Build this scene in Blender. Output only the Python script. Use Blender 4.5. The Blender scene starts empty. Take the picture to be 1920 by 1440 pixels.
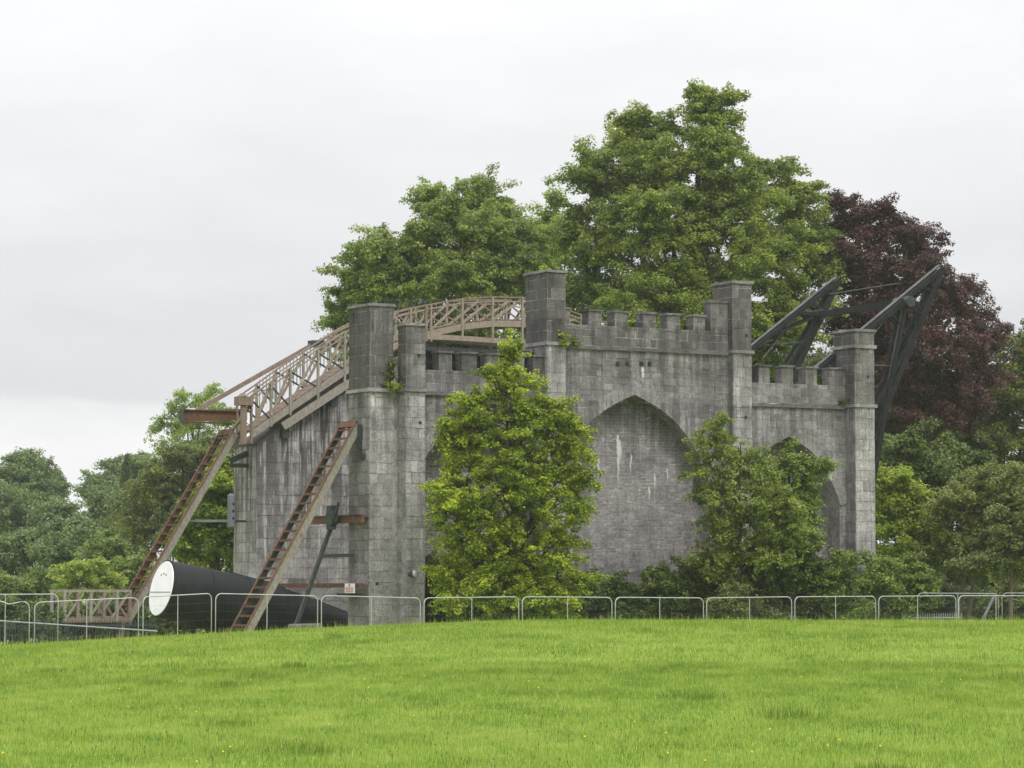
import bpy, math, random
import numpy as np
from mathutils import Matrix, Vector
random.seed(7); RNG = np.random.default_rng(11)
R = math.radians
scene = bpy.context.scene
COL = scene.collection

# ------------------------------------------------------------------ camera, sky, sun, exposure
F = 5830.0; HY = 1105.0; EYE = 2.1            # focal length in 1920-px pixels, horizon row, eye height over the building's base
cam_d = bpy.data.cameras.new('camera'); cam = bpy.data.objects.new('camera', cam_d); COL.objects.link(cam)
cam_d.sensor_width = 36.0; cam_d.lens = F/1920*36; cam_d.clip_start = 0.5; cam_d.clip_end = 6000
TILT = math.atan((HY-720)/F)
cam.location = (0, 0, EYE); cam.rotation_euler = (math.pi/2+TILT, 0, 0)
scene.camera = cam
SUN_EL, SUN_AZ = 52.0, 35.0                   # soft light from behind and to the right of the camera
def build_world():
    w = bpy.data.worlds.new('World'); scene.world = w; w.use_nodes = True
    n = w.node_tree.nodes; l = w.node_tree.links; n.clear()
    out = n.new('ShaderNodeOutputWorld'); mix = n.new('ShaderNodeMixShader'); mix.inputs[0].default_value = 0.94
    sky = n.new('ShaderNodeTexSky'); sky.sky_type = 'NISHITA'; sky.sun_disc = False
    sky.sun_elevation = R(SUN_EL); sky.sun_rotation = R(180-SUN_AZ)
    b1 = n.new('ShaderNodeBackground'); b1.inputs[1].default_value = 0.1; l.new(sky.outputs[0], b1.inputs[0])
    tc = n.new('ShaderNodeTexCoord'); sep = n.new('ShaderNodeSeparateXYZ'); l.new(tc.outputs['Generated'], sep.inputs[0])
    mp = n.new('ShaderNodeMapping'); mp.inputs['Scale'].default_value = (5, 5, 22); mp.inputs['Location'].default_value = (3.1, 1.2, 0.4); l.new(tc.outputs['Generated'], mp.inputs[0])
    nz = n.new('ShaderNodeTexNoise'); nz.inputs['Scale'].default_value = 1.6; nz.inputs['Detail'].default_value = 5; nz.inputs['Roughness'].default_value = 0.5; l.new(mp.outputs[0], nz.inputs[0])
    m1 = n.new('ShaderNodeMath'); m1.operation = 'MULTIPLY_ADD'; m1.inputs[1].default_value = 0.036; m1.inputs[2].default_value = -0.018; l.new(nz.outputs[0], m1.inputs[0])
    a1 = n.new('ShaderNodeMath'); a1.operation = 'ADD'; l.new(sep.outputs[2], a1.inputs[0]); l.new(m1.outputs[0], a1.inputs[1])
    rp = n.new('ShaderNodeValToRGB'); cr = rp.color_ramp; cr.interpolation = 'EASE'   # layers of an overcast sky by elevation
    els = [(0.0, (.80,.80,.81)), (0.046, (.87,.865,.87)), (0.057, (.80,.795,.81)), (0.064, (.665,.665,.70)), (0.080, (.685,.685,.715)), (0.102, (.745,.745,.765)), (0.128, (.79,.79,.80)), (0.17, (.815,.815,.82)), (0.35, (.93,.93,.93))]
    while len(cr.elements) < len(els): cr.elements.new(0.5)
    for e, (p, c) in zip(cr.elements, els): e.position = p; e.color = (*c, 1)
    l.new(a1.outputs[0], rp.inputs[0])
    st = n.new('ShaderNodeMapRange'); st.inputs[1].default_value = 0.12; st.inputs[2].default_value = 1.0; st.inputs[3].default_value = 1.0; st.inputs[4].default_value = 2.6   # an overcast sky is brightest overhead
    l.new(sep.outputs[2], st.inputs[0])
    mp2 = n.new('ShaderNodeMapping'); mp2.inputs['Scale'].default_value = (9, 9, 26); l.new(tc.outputs['Generated'], mp2.inputs[0])
    nz2 = n.new('ShaderNodeTexNoise'); nz2.inputs['Scale'].default_value = 1.3; nz2.inputs['Detail'].default_value = 6; nz2.inputs['Roughness'].default_value = .55; l.new(mp2.outputs[0], nz2.inputs[0])
    rp2 = n.new('ShaderNodeValToRGB'); rp2.color_ramp.elements[0].position = .3; rp2.color_ramp.elements[0].color = (.955,.955,.965,1); rp2.color_ramp.elements[1].position = .7; rp2.color_ramp.elements[1].color = (1.045,1.045,1.04,1); l.new(nz2.outputs[0], rp2.inputs[0])
    mm = n.new('ShaderNodeMix'); mm.data_type = 'RGBA'; mm.blend_type = 'MULTIPLY'; mm.inputs[0].default_value = 1.0; l.new(rp.outputs[0], mm.inputs[6]); l.new(rp2.outputs[0], mm.inputs[7])
    b2 = n.new('ShaderNodeBackground'); l.new(mm.outputs[2], b2.inputs[0]); l.new(st.outputs[0], b2.inputs[1])
    l.new(b1.outputs[0], mix.inputs[1]); l.new(b2.outputs[0], mix.inputs[2]); l.new(mix.outputs[0], out.inputs[0])
build_world()
sun_d = bpy.data.lights.new('sun', 'SUN'); sun = bpy.data.objects.new('sun', sun_d); COL.objects.link(sun)
sun_d.energy = 1.5; sun_d.angle = R(14); sun_d.color = (1.0, 0.96, 0.90)
sun.rotation_euler = (R(90-SUN_EL), 0, R(SUN_AZ))
scene.view_settings.view_transform = 'Standard'; scene.view_settings.look = 'None'
scene.view_settings.exposure = 0.15; scene.view_settings.gamma = 1.0; scene.view_settings.use_curve_mapping = False
scene.cycles.max_bounces = 6; scene.cycles.diffuse_bounces = 3; scene.cycles.transmission_bounces = 4; scene.cycles.volume_bounces = 1
scene.cycles.use_adaptive_sampling = True; scene.cycles.adaptive_threshold = 0.02; scene.cycles.sample_clamp_indirect = 4

# ------------------------------------------------------------------ coordinates
TH = R(29.4); CT, ST = math.cos(TH), math.sin(TH); D0 = 110.0; X0 = (693-960)/F*D0
def W(u, w, z): return (X0+u*CT-w*ST, D0+u*ST+w*CT, z)             # wall axes (along, into, up) -> world
def P(px, py, w):                                                  # a measured point on the plane w = const -> (u, w, z)
    k = (px-960)/F; u = (k*(D0+w*CT)-X0+w*ST)/(CT-k*ST)
    return (u, w, EYE+(HY-py)/F*(D0+u*ST+w*CT))
def at(px, py, D): return ((px-960)/F*D, D, EYE+(HY-py)/F*D)       # a measured point at distance D -> world
def lerp(a, b, t): return a+(b-a)*t
def sstep(a, b, x):
    t = np.clip((x-a)/(b-a), 0, 1); return t*t*(3-2*t)

# ------------------------------------------------------------------ materials
def new_mat(name):
    m = bpy.data.materials.new(name); m.use_nodes = True
    n = m.node_tree.nodes; l = m.node_tree.links
    return m, n, l, n['Principled BSDF']
def noise(n, l, vec, scale, detail=4, rough=.6):
    t = n.new('ShaderNodeTexNoise'); t.inputs['Scale'].default_value = scale; t.inputs['Detail'].default_value = detail; t.inputs['Roughness'].default_value = rough
    if vec: l.new(vec, t.inputs['Vector'])
    return t.outputs[0]
def ramp(n, l, fac, stops):
    r = n.new('ShaderNodeValToRGB'); e = r.color_ramp.elements
    while len(e) < len(stops): e.new(.5)
    for el, (p, c) in zip(e, stops): el.position = p; el.color = (*c, 1) if len(c) == 3 else c
    l.new(fac, r.inputs[0]); return r.outputs[0]
def mixc(n, l, fac, a, b, mode='MIX'):
    m = n.new('ShaderNodeMix'); m.data_type = 'RGBA'; m.blend_type = mode
    for sock, v in ((m.inputs[0], fac), (m.inputs[6], a), (m.inputs[7], b)):
        if hasattr(v, 'links') or hasattr(v, 'is_linked'): l.new(v, sock)
        else: sock.default_value = v if not isinstance(v, tuple) else (*v, 1)
    return m.outputs[2]
def mth(n, l, op, a, b=0.0):
    m = n.new('ShaderNodeMath'); m.operation = op
    for s, v in ((m.inputs[0], a), (m.inputs[1], b)):
        if hasattr(v, 'is_linked'): l.new(v, s)
        else: s.default_value = v
    return m.outputs[0]
def posvec(n, l, scale=None):
    g = n.new('ShaderNodeNewGeometry'); v = g.outputs['Position']
    if scale:
        mp = n.new('ShaderNodeMapping'); mp.inputs['Scale'].default_value = scale; l.new(v, mp.inputs[0]); v = mp.outputs[0]
    return v
G = (0, 0, 0); Wh = (1, 1, 1)
def stone_mat(name, streak=.5, lime=.35, moss=.25, light=1.0, grain=1.0, use_tint=True, ztop=None, stains=(), s_lo=.47, l_lo=.63):
    m, n, l, b = new_mat(name); p = posvec(n, l)
    at_ = n.new('ShaderNodeAttribute'); at_.attribute_name = 'tint'
    oi = n.new('ShaderNodeObjectInfo'); sp = n.new('ShaderNodeSeparateColor'); l.new(oi.outputs['Color'], sp.inputs[0])
    tint = mth(n, l, 'ADD', at_.outputs['Fac'], sp.outputs[0])
    k = light
    if use_tint: base = ramp(n, l, tint, [(0, (.082*k,.076*k,.078*k)), (.35, (.169*k,.158*k,.161*k)), (.65, (.286*k,.271*k,.275*k)), (1, (.43*k,.41*k,.412*k))])
    else: base = ramp(n, l, noise(n, l, p, 3.0), [(.3, (.25*k,.235*k,.232*k)), (.7, (.42*k,.40*k,.39*k))])
    blot = ramp(n, l, noise(n, l, p, .9, 6, .65), [(.3, (.55,.53,.54)), (.5, (1,1,1)), (.72, (1.32,1.30,1.30))])
    base = mixc(n, l, 1.0, base, blot, 'MULTIPLY')
    fine = ramp(n, l, noise(n, l, p, 16, 5, .7), [(.28, (.45,.44,.44)), (.5, (1,1,1)), (.74, (1.6,1.58,1.56))])
    base = mixc(n, l, .8*grain, base, fine, 'MULTIPLY')
    mott = ramp(n, l, noise(n, l, p, 5.5, 5, .7), [(.3, (.66,.64,.65)), (.5, (1,1,1)), (.7, (1.28,1.27,1.27))])
    base = mixc(n, l, .75*grain, base, mott, 'MULTIPLY')
    sv = posvec(n, l, (3.2, 3.2, .14)); s1 = ramp(n, l, noise(n, l, sv, 1.0, 5, .65), [(s_lo, G), (s_lo+.08, Wh)])
    sv2 = posvec(n, l, (9, 9, .35)); s2 = ramp(n, l, noise(n, l, sv2, 1.0, 3, .6), [(.5, G), (.60, Wh)])
    stk = mth(n, l, 'MULTIPLY', mth(n, l, 'MAXIMUM', s1, mth(n, l, 'MULTIPLY', s2, .7)), streak)
    if ztop is not None:                                       # water stains start at the wall head and die out downwards
        sx = n.new('ShaderNodeSeparateXYZ'); l.new(p, sx.inputs[0])
        mr = n.new('ShaderNodeMapRange'); mr.inputs[1].default_value = ztop-7; mr.inputs[2].default_value = ztop-.5; mr.inputs[3].default_value = .12; mr.inputs[4].default_value = 1.0
        l.new(sx.outputs[2], mr.inputs[0]); stk = mth(n, l, 'MULTIPLY', stk, mr.outputs[0])
    else:
        sx = n.new('ShaderNodeSeparateXYZ'); l.new(p, sx.inputs[0]); runs = None
        for zs in (9.05, 10.95, 12.0):
            lo = n.new('ShaderNodeMapRange'); lo.inputs[1].default_value = zs-2.4; lo.inputs[2].default_value = zs-.1; l.new(sx.outputs[2], lo.inputs[0])
            k_ = mth(n, l, 'MULTIPLY', lo.outputs[0], mth(n, l, 'LESS_THAN', sx.outputs[2], zs)); runs = k_ if runs is None else mth(n, l, 'MAXIMUM', runs, k_)
        stk = mth(n, l, 'MULTIPLY', stk, mth(n, l, 'ADD', mth(n, l, 'MULTIPLY', runs, 1.1), .45))
    base = mixc(n, l, stk, base, (.040,.034,.033))
    lv = posvec(n, l, (5.5, 5.5, .5)); l1 = ramp(n, l, noise(n, l, lv, 1.0, 6, .7), [(l_lo, G), (l_lo+.10, Wh)])
    base = mixc(n, l, mth(n, l, 'MULTIPLY', l1, lime), base, (.50,.49,.47))
    mo = ramp(n, l, noise(n, l, p, 1.7, 6, .7), [(.57, G), (.72, Wh)])
    base = mixc(n, l, mth(n, l, 'MULTIPLY', mo, moss), base, (.085,.088,.04))
    if stains:                                                 # lime run-outs at known places, in wall axes
        dt = n.new('ShaderNodeVectorMath'); dt.operation = 'DOT_PRODUCT'; l.new(p, dt.inputs[0]); dt.inputs[1].default_value = (CT, ST, 0)
        uu = mth(n, l, 'SUBTRACT', dt.outputs['Value'], X0*CT+D0*ST); sz = n.new('ShaderNodeSeparateXYZ'); l.new(p, sz.inputs[0])
        wob = mth(n, l, 'MULTIPLY', mth(n, l, 'SUBTRACT', noise(n, l, p, 2.2, 5, .7), .5), .22)
        for (u0, hw, z0, z1) in stains:
            a = mth(n, l, 'ABSOLUTE', mth(n, l, 'SUBTRACT', mth(n, l, 'ADD', uu, wob), u0))
            m1 = n.new('ShaderNodeMapRange'); m1.inputs[1].default_value = hw; m1.inputs[2].default_value = hw*.4; l.new(a, m1.inputs[0])
            m2 = n.new('ShaderNodeMapRange'); m2.inputs[1].default_value = z0; m2.inputs[2].default_value = z0+(z1-z0)*.5; l.new(sz.outputs[2], m2.inputs[0])
            m3 = n.new('ShaderNodeMapRange'); m3.inputs[1].default_value = z1; m3.inputs[2].default_value = z1-.12; l.new(sz.outputs[2], m3.inputs[0])
            base = mixc(n, l, mth(n, l, 'MULTIPLY', mth(n, l, 'MULTIPLY', m1.outputs[0], m2.outputs[0]), mth(n, l, 'MULTIPLY', m3.outputs[0], .85)), base, (.58,.57,.56))
    l.new(base, b.inputs['Base Color']); b.inputs['Roughness'].default_value = .93; b.inputs['Specular IOR Level'].default_value = .2
    bp = n.new('ShaderNodeBump'); bp.inputs['Strength'].default_value = .6; bp.inputs['Distance'].default_value = .02
    l.new(noise(n, l, p, 22, 5, .7), bp.inputs['Height']); l.new(bp.outputs[0], b.inputs['Normal'])
    return m
def plain_mat(name, c1, c2, scale=6, rough=.75, metal=0.0, stretch=None, spec=.3, bump=.3, spots=None):
    m, n, l, b = new_mat(name); p = posvec(n, l, stretch)
    base = ramp(n, l, noise(n, l, p, scale, 6, .65), [(.3, c1), (.7, c2)])
    if spots:
        s = ramp(n, l, noise(n, l, posvec(n, l), spots[1], 6, .7), [(spots[2], G), (spots[2]+.1, Wh)]); base = mixc(n, l, s, base, spots[0])
    l.new(base, b.inputs['Base Color']); b.inputs['Roughness'].default_value = rough; b.inputs['Metallic'].default_value = metal; b.inputs['Specular IOR Level'].default_value = spec
    if bump:
        bp = n.new('ShaderNodeBump'); bp.inputs['Strength'].default_value = bump; bp.inputs['Distance'].default_value = .01
        l.new(noise(n, l, p, scale*4, 4), bp.inputs['Height']); l.new(bp.outputs[0], b.inputs['Normal'])
    return m
def leaf_mat(name, dark, mid, bright, trans=.35, odd=None):
    m, n, l, b = new_mat(name); n.remove(b); out = n['Material Output']
    a = n.new('ShaderNodeAttribute'); a.attribute_name = 'tint'
    c = ramp(n, l, a.outputs['Fac'], [(0, dark), (.5, mid), (.93, bright)] + ([(1.0, odd)] if odd else []))
    d = n.new('ShaderNodeBsdfPrincipled'); d.inputs['Roughness'].default_value = .5; d.inputs['Specular IOR Level'].default_value = .28; l.new(c, d.inputs['Base Color'])
    t = n.new('ShaderNodeBsdfTranslucent'); tc = mixc(n, l, 1.0, c, (1.5, 1.6, .7), 'MULTIPLY'); l.new(tc, t.inputs['Color'])
    mx = n.new('ShaderNodeMixShader'); mx.inputs[0].default_value = trans; l.new(d.outputs[0], mx.inputs[1]); l.new(t.outputs[0], mx.inputs[2]); l.new(mx.outputs[0], out.inputs[0])
    return m
M = {}
LIME = [(10.75, .07, 5.7, 7.9), (10.82, .10, 6.7, 7.7), (11.3, .04, 6.4, 7.2), (11.36, .09, 9.75, 10.42), (13.95, .14, 5.6, 6.4), (12.35, .04, 5.8, 6.5), (12.9, .04, 6.0, 6.7), (12.1, .05, 5.4, 6.0), (9.9, .04, 6.2, 7.0), (19.75, .14, 5.4, 6.5), (.12, .10, 8.3, 9.0), (1.75, .05, 3.2, 4.3)]
M['stone'] = stone_mat('limestone', .40, .36, .05, 1.06, stains=LIME)
M['mortar'] = stone_mat('lime_mortar', .3, .3, .04, 1.0, .7, use_tint=False, stains=LIME)
M['stone_stained'] = stone_mat('stained_limestone', 1.0, .8, .03, 1.2, ztop=9.2, s_lo=.45, l_lo=.56)
M['mortar_stained'] = stone_mat('stained_mortar', 1.0, .5, .05, .9, .6, use_tint=False, ztop=9.2, s_lo=.45)
M['coping'] = stone_mat('lichened_coping', .15, .55, .6, .9)
M['dark'] = plain_mat('hole_shade', (.01,.01,.01), (.02,.02,.02))  # near-black colour painting the shade inside small holes
M['rust'] = plain_mat('rusted_iron', (.075,.040,.027), (.175,.095,.062), 7, .9, 0, None, .15, .5, ((.06,.045,.04), 3.0, .58))
M['rust_pale'] = plain_mat('weathered_red_oxide', (.15,.105,.085), (.26,.20,.17), 6, .85, spots=((.40,.36,.32), 4.0, .60))
M['timber'] = plain_mat('weathered_timber', (.18,.145,.11), (.32,.27,.21), 5, .85, stretch=(3,3,1.2), spots=((.40,.38,.34), 2.2, .60))
M['timber_brown'] = plain_mat('brown_timber', (.14,.095,.075), (.25,.185,.145), 5, .85, stretch=(3,3,1.2), spots=((.38,.34,.29), 2.2, .62))
M['timber_grey'] = plain_mat('greyed_timber', (.17,.15,.125), (.31,.29,.25), 5, .85, stretch=(3,3,1.2), spots=((.17,.12,.08), 2.6, .60))
M['black'] = plain_mat('black_painted_tube', (.005,.006,.007), (.014,.015,.018), 1.6, .55, spec=.18, stretch=(1,1,1))
M['jib'] = plain_mat('tarred_timber', (.008,.008,.009), (.026,.026,.028), 4, .85, spec=.15, spots=((.10,.105,.11), 2.0, .68))
M['jib_top'] = plain_mat('worn_grey_rail', (.045,.047,.05), (.13,.135,.14), 3, .8)
M['iron'] = plain_mat('dark_iron', (.018,.022,.024), (.05,.058,.062), 6, .6)
M['galv'] = plain_mat('galvanised_steel', (.31,.32,.32), (.47,.48,.48), 8, .55, .2, spots=((.24,.20,.17), 3.0, .66))
M['galv_dull'] = plain_mat('dull_galvanised_wire', (.22,.23,.24), (.36,.37,.38), 8, .6, .2)
M['wire'] = plain_mat('mesh_wire', (.09,.095,.10), (.15,.155,.16), 8, .7, .2)
M['white'] = plain_mat('white_cover', (.72,.69,.74), (.82,.79,.83), 1.5, .5, bump=.05, spots=((.62,.59,.62), 1.2, .62))
M['sign_white'] = plain_mat('sign_white', (.74,.72,.72), (.84,.83,.83), 3, .5, bump=0)
M['sign_red'] = plain_mat('sign_red', (.50,.12,.13), (.56,.18,.19), 3, .5, bump=0)
M['canister'] = plain_mat('grey_painted_iron', (.12,.135,.155), (.20,.22,.245), 5, .5)
M['lead'] = plain_mat('dark_lead_sheet', (.018,.018,.02), (.05,.05,.052), 4, .8)
M['concrete'] = plain_mat('old_concrete', (.07,.066,.06), (.16,.15,.135), 6, .95, bump=.6)
M['bark'] = plain_mat('bark', (.035,.028,.02), (.10,.085,.065), 5, .95, stretch=(4,4,.8), bump=.8)
M['bark_light'] = plain_mat('pale_bark', (.09,.075,.055), (.20,.17,.13), 5, .95, stretch=(4,4,.8), bump=.8)
M['lamp_glass'] = plain_mat('lamp_glass', (.55,.55,.53), (.65,.65,.63), 3, .25, bump=0)
M['lf_lime'] = leaf_mat('leaf_yellow_green', (.065,.105,.009), (.20,.265,.020), (.40,.45,.042), .38, (.30,.22,.03))
M['lf_lime2'] = leaf_mat('leaf_bright_green', (.085,.135,.014), (.19,.255,.028), (.32,.37,.05), .36)
M['lf_mid'] = leaf_mat('leaf_mid_green', (.042,.074,.015), (.130,.182,.032), (.265,.315,.072), .34)
M['lf_ash'] = leaf_mat('leaf_light_ash_green', (.085,.13,.024), (.20,.26,.048), (.32,.37,.085), .36)
M['lf_big'] = leaf_mat('leaf_lime_tree_green', (.046,.078,.014), (.150,.200,.032), (.30,.345,.068), .34)
M['lf_dark'] = leaf_mat('leaf_dark_green', (.026,.045,.009), (.066,.098,.017), (.13,.175,.034), .28)
M['lf_copper'] = leaf_mat('leaf_copper', (.026,.013,.013), (.066,.027,.026), (.12,.050,.046), .22, (.10,.12,.03))
M['lf_olive'] = leaf_mat('leaf_olive', (.045,.068,.016), (.11,.14,.03), (.20,.22,.06), .32, (.24,.15,.04))
M['lf_gold'] = leaf_mat('leaf_golden_green', (.062,.10,.016), (.155,.205,.034), (.275,.315,.07), .36, (.28,.20,.045))
M['lf_far'] = leaf_mat('leaf_hazed_green', (.055,.088,.032), (.115,.165,.056), (.19,.24,.09), .3)  # paler leaves: distance haze put into the colour, besides the air volume
M['lf_grey'] = leaf_mat('leaf_grey_green', (.055,.078,.022), (.12,.15,.042), (.21,.235,.075), .3)

# ------------------------------------------------------------------ mesh helpers
class MB:
    def __init__(s): s.v = []; s.f = []
    def quadbox(s, pts):                                # 8 corners: bottom ring, top ring
        o = len(s.v); s.v += [tuple(p) for p in pts]
        s.f += [(o+3,o+2,o+1,o), (o+4,o+5,o+6,o+7), (o,o+1,o+5,o+4), (o+1,o+2,o+6,o+5), (o+2,o+3,o+7,o+6), (o+3,o,o+4,o+7)]
        return s
    def box(s, x0, x1, y0, y1, z0, z1):
        return s.quadbox([(x0,y0,z0),(x1,y0,z0),(x1,y1,z0),(x0,y1,z0),(x0,y0,z1),(x1,y0,z1),(x1,y1,z1),(x0,y1,z1)])
    def beam(s, a, b, wd, ht, up=(0,0,1)):              # rectangular bar; ht measured towards up
        a = Vector(a); b = Vector(b); d = (b-a).normalized(); up = Vector(up)
        sx = d.cross(up)
        if sx.length < 1e-4: sx = d.cross(Vector((1,0,0)))
        sx.normalize(); uz = sx.cross(d).normalized(); sx *= wd/2; uz *= ht/2
        return s.quadbox([a-sx-uz, a+sx-uz, b+sx-uz, b-sx-uz, a-sx+uz, a+sx+uz, b+sx+uz, b-sx+uz])
    def tube(s, pts, rad, n=6, cap=True):
        pts = [Vector(p) for p in pts]; rad = rad if hasattr(rad, '__len__') else [rad]*len(pts)
        o = len(s.v); ref = None
        for i, p in enumerate(pts):
            d = (pts[min(i+1, len(pts)-1)]-pts[max(i-1, 0)]).normalized()
            if ref is None: ref = Vector((0,0,1)) if abs(d.z) < .9 else Vector((1,0,0))
            x = d.cross(ref).normalized(); y = x.cross(d).normalized(); ref = y if abs(y.dot(d)) < .9 else ref
            for k in range(n):
                a = 2*math.pi*k/n; q = p+x*(math.cos(a)*rad[i])+y*(math.sin(a)*rad[i]); s.v.append(tuple(q))
        for i in range(len(pts)-1):
            for k in range(n):
                k2 = (k+1) % n; s.f.append((o+i*n+k, o+i*n+k2, o+(i+1)*n+k2, o+(i+1)*n+k))
        if cap:
            s.f.append(tuple(o+k for k in range(n))[::-1]); e = o+(len(pts)-1)*n; s.f.append(tuple(e+k for k in range(n)))
        return s
    def rough(s, x0, x1, y0, y1, z0, z1, step=.3, amp=.014, seed=1):     # a worn bar: rings along x, or along y when that is longer
        q = random.Random(seed); swap = (y1-y0) > (x1-x0)
        a0, a1, b0, b1 = (y0, y1, x0, x1) if swap else (x0, x1, y0, y1)
        n = max(2, int((a1-a0)/step)); o = len(s.v); J = lambda: q.uniform(-amp, amp)
        for i in range(n+1):
            a = lerp(a0, a1, i/n)+(J() if 0 < i < n else 0); dz = J()
            for b, z in ((b0+J(), z0), (b1, z0), (b1+J(), z1+dz), (b0+J(), z1+dz+J()*.5)): s.v.append((b, a, z) if swap else (a, b, z))
        for i in range(n):
            for k in range(4):
                k2 = (k+1) % 4; f = (o+i*4+k, o+i*4+k2, o+i*4+4+k2, o+i*4+4+k); s.f.append(f if swap else f[::-1])
        s.f.append((o, o+1, o+2, o+3)); e = o+n*4; s.f.append((e+3, e+2, e+1, e)); return s
    def prism(s, poly, y0, y1):                         # polygon in (x, z) pushed from y0 to y1
        o = len(s.v); n = len(poly)
        s.v += [(x, y0, z) for x, z in poly] + [(x, y1, z) for x, z in poly]
        s.f += [tuple(o+i for i in range(n)), tuple(o+n+i for i in range(n))[::-1]]
        for i in range(n): j = (i+1) % n; s.f.append((o+j, o+i, o+n+i, o+n+j))
        return s
    def mesh(s, name, mat, base=(0,0,0), smooth=False):
        me = bpy.data.meshes.new(name); bx, by, bz = base
        me.from_pydata([(x-bx, y-by, z-bz) for x, y, z in s.v], [], s.f)
        if mat: me.materials.append(mat)
        me.polygons.foreach_set('use_smooth', [bool(smooth)]*len(me.polygons))
        me.update(); return me
def link(name, data, parent=None):
    o = bpy.data.objects.new(name, data); COL.objects.link(o); o.parent = parent; return o
def tag(o, label=None, cat=None, group=None, kind=None):
    for k, v in (('label', label), ('category', cat), ('group', group), ('kind', kind)):
        if v: o[k] = v
    return o
class Thing:                                            # an Empty on the wall axes (site=True) or on the world axes, with its parts
    def __init__(s, name, label, cat, base, group=None, site=True):
        s.base = base; s.o = link(name, None); s.o.empty_display_size = .3
        if site: s.o.location = W(*base); s.o.rotation_euler = (0, 0, TH)
        else: s.o.location = base
        tag(s.o, label, cat, group, 'thing')
    def part(s, name, mb, mat, parent=None, smooth=False, label=None, kind=None):
        o = link(name, mb.mesh(name, M[mat] if isinstance(mat, str) else mat, s.base, smooth), parent or s.o)
        if hasattr(o, 'color'): o.color = (0, 0, 0, 1)
        tag(o, label, kind=kind); return o
def np_mesh(name, verts, faces4, mat, tint=None, smooth=False):
    me = bpy.data.meshes.new(name); nv = len(verts); nf = len(faces4); k = faces4.shape[1]
    me.vertices.add(nv); me.vertices.foreach_set('co', verts.astype(np.float32).ravel())
    me.loops.add(nf*k); me.loops.foreach_set('vertex_index', faces4.astype(np.int32).ravel())
    me.polygons.add(nf); me.polygons.foreach_set('loop_start', np.arange(0, nf*k, k, dtype=np.int32)); me.polygons.foreach_set('loop_total', np.full(nf, k, np.int32))
    me.polygons.foreach_set('use_smooth', np.full(nf, bool(smooth)))
    me.materials.append(mat)
    if tint is not None:
        a = me.attributes.new('tint', 'FLOAT', 'FACE'); a.data.foreach_set('value', tint.astype(np.float32))
    me.update(calc_edges=True); return me

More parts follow.
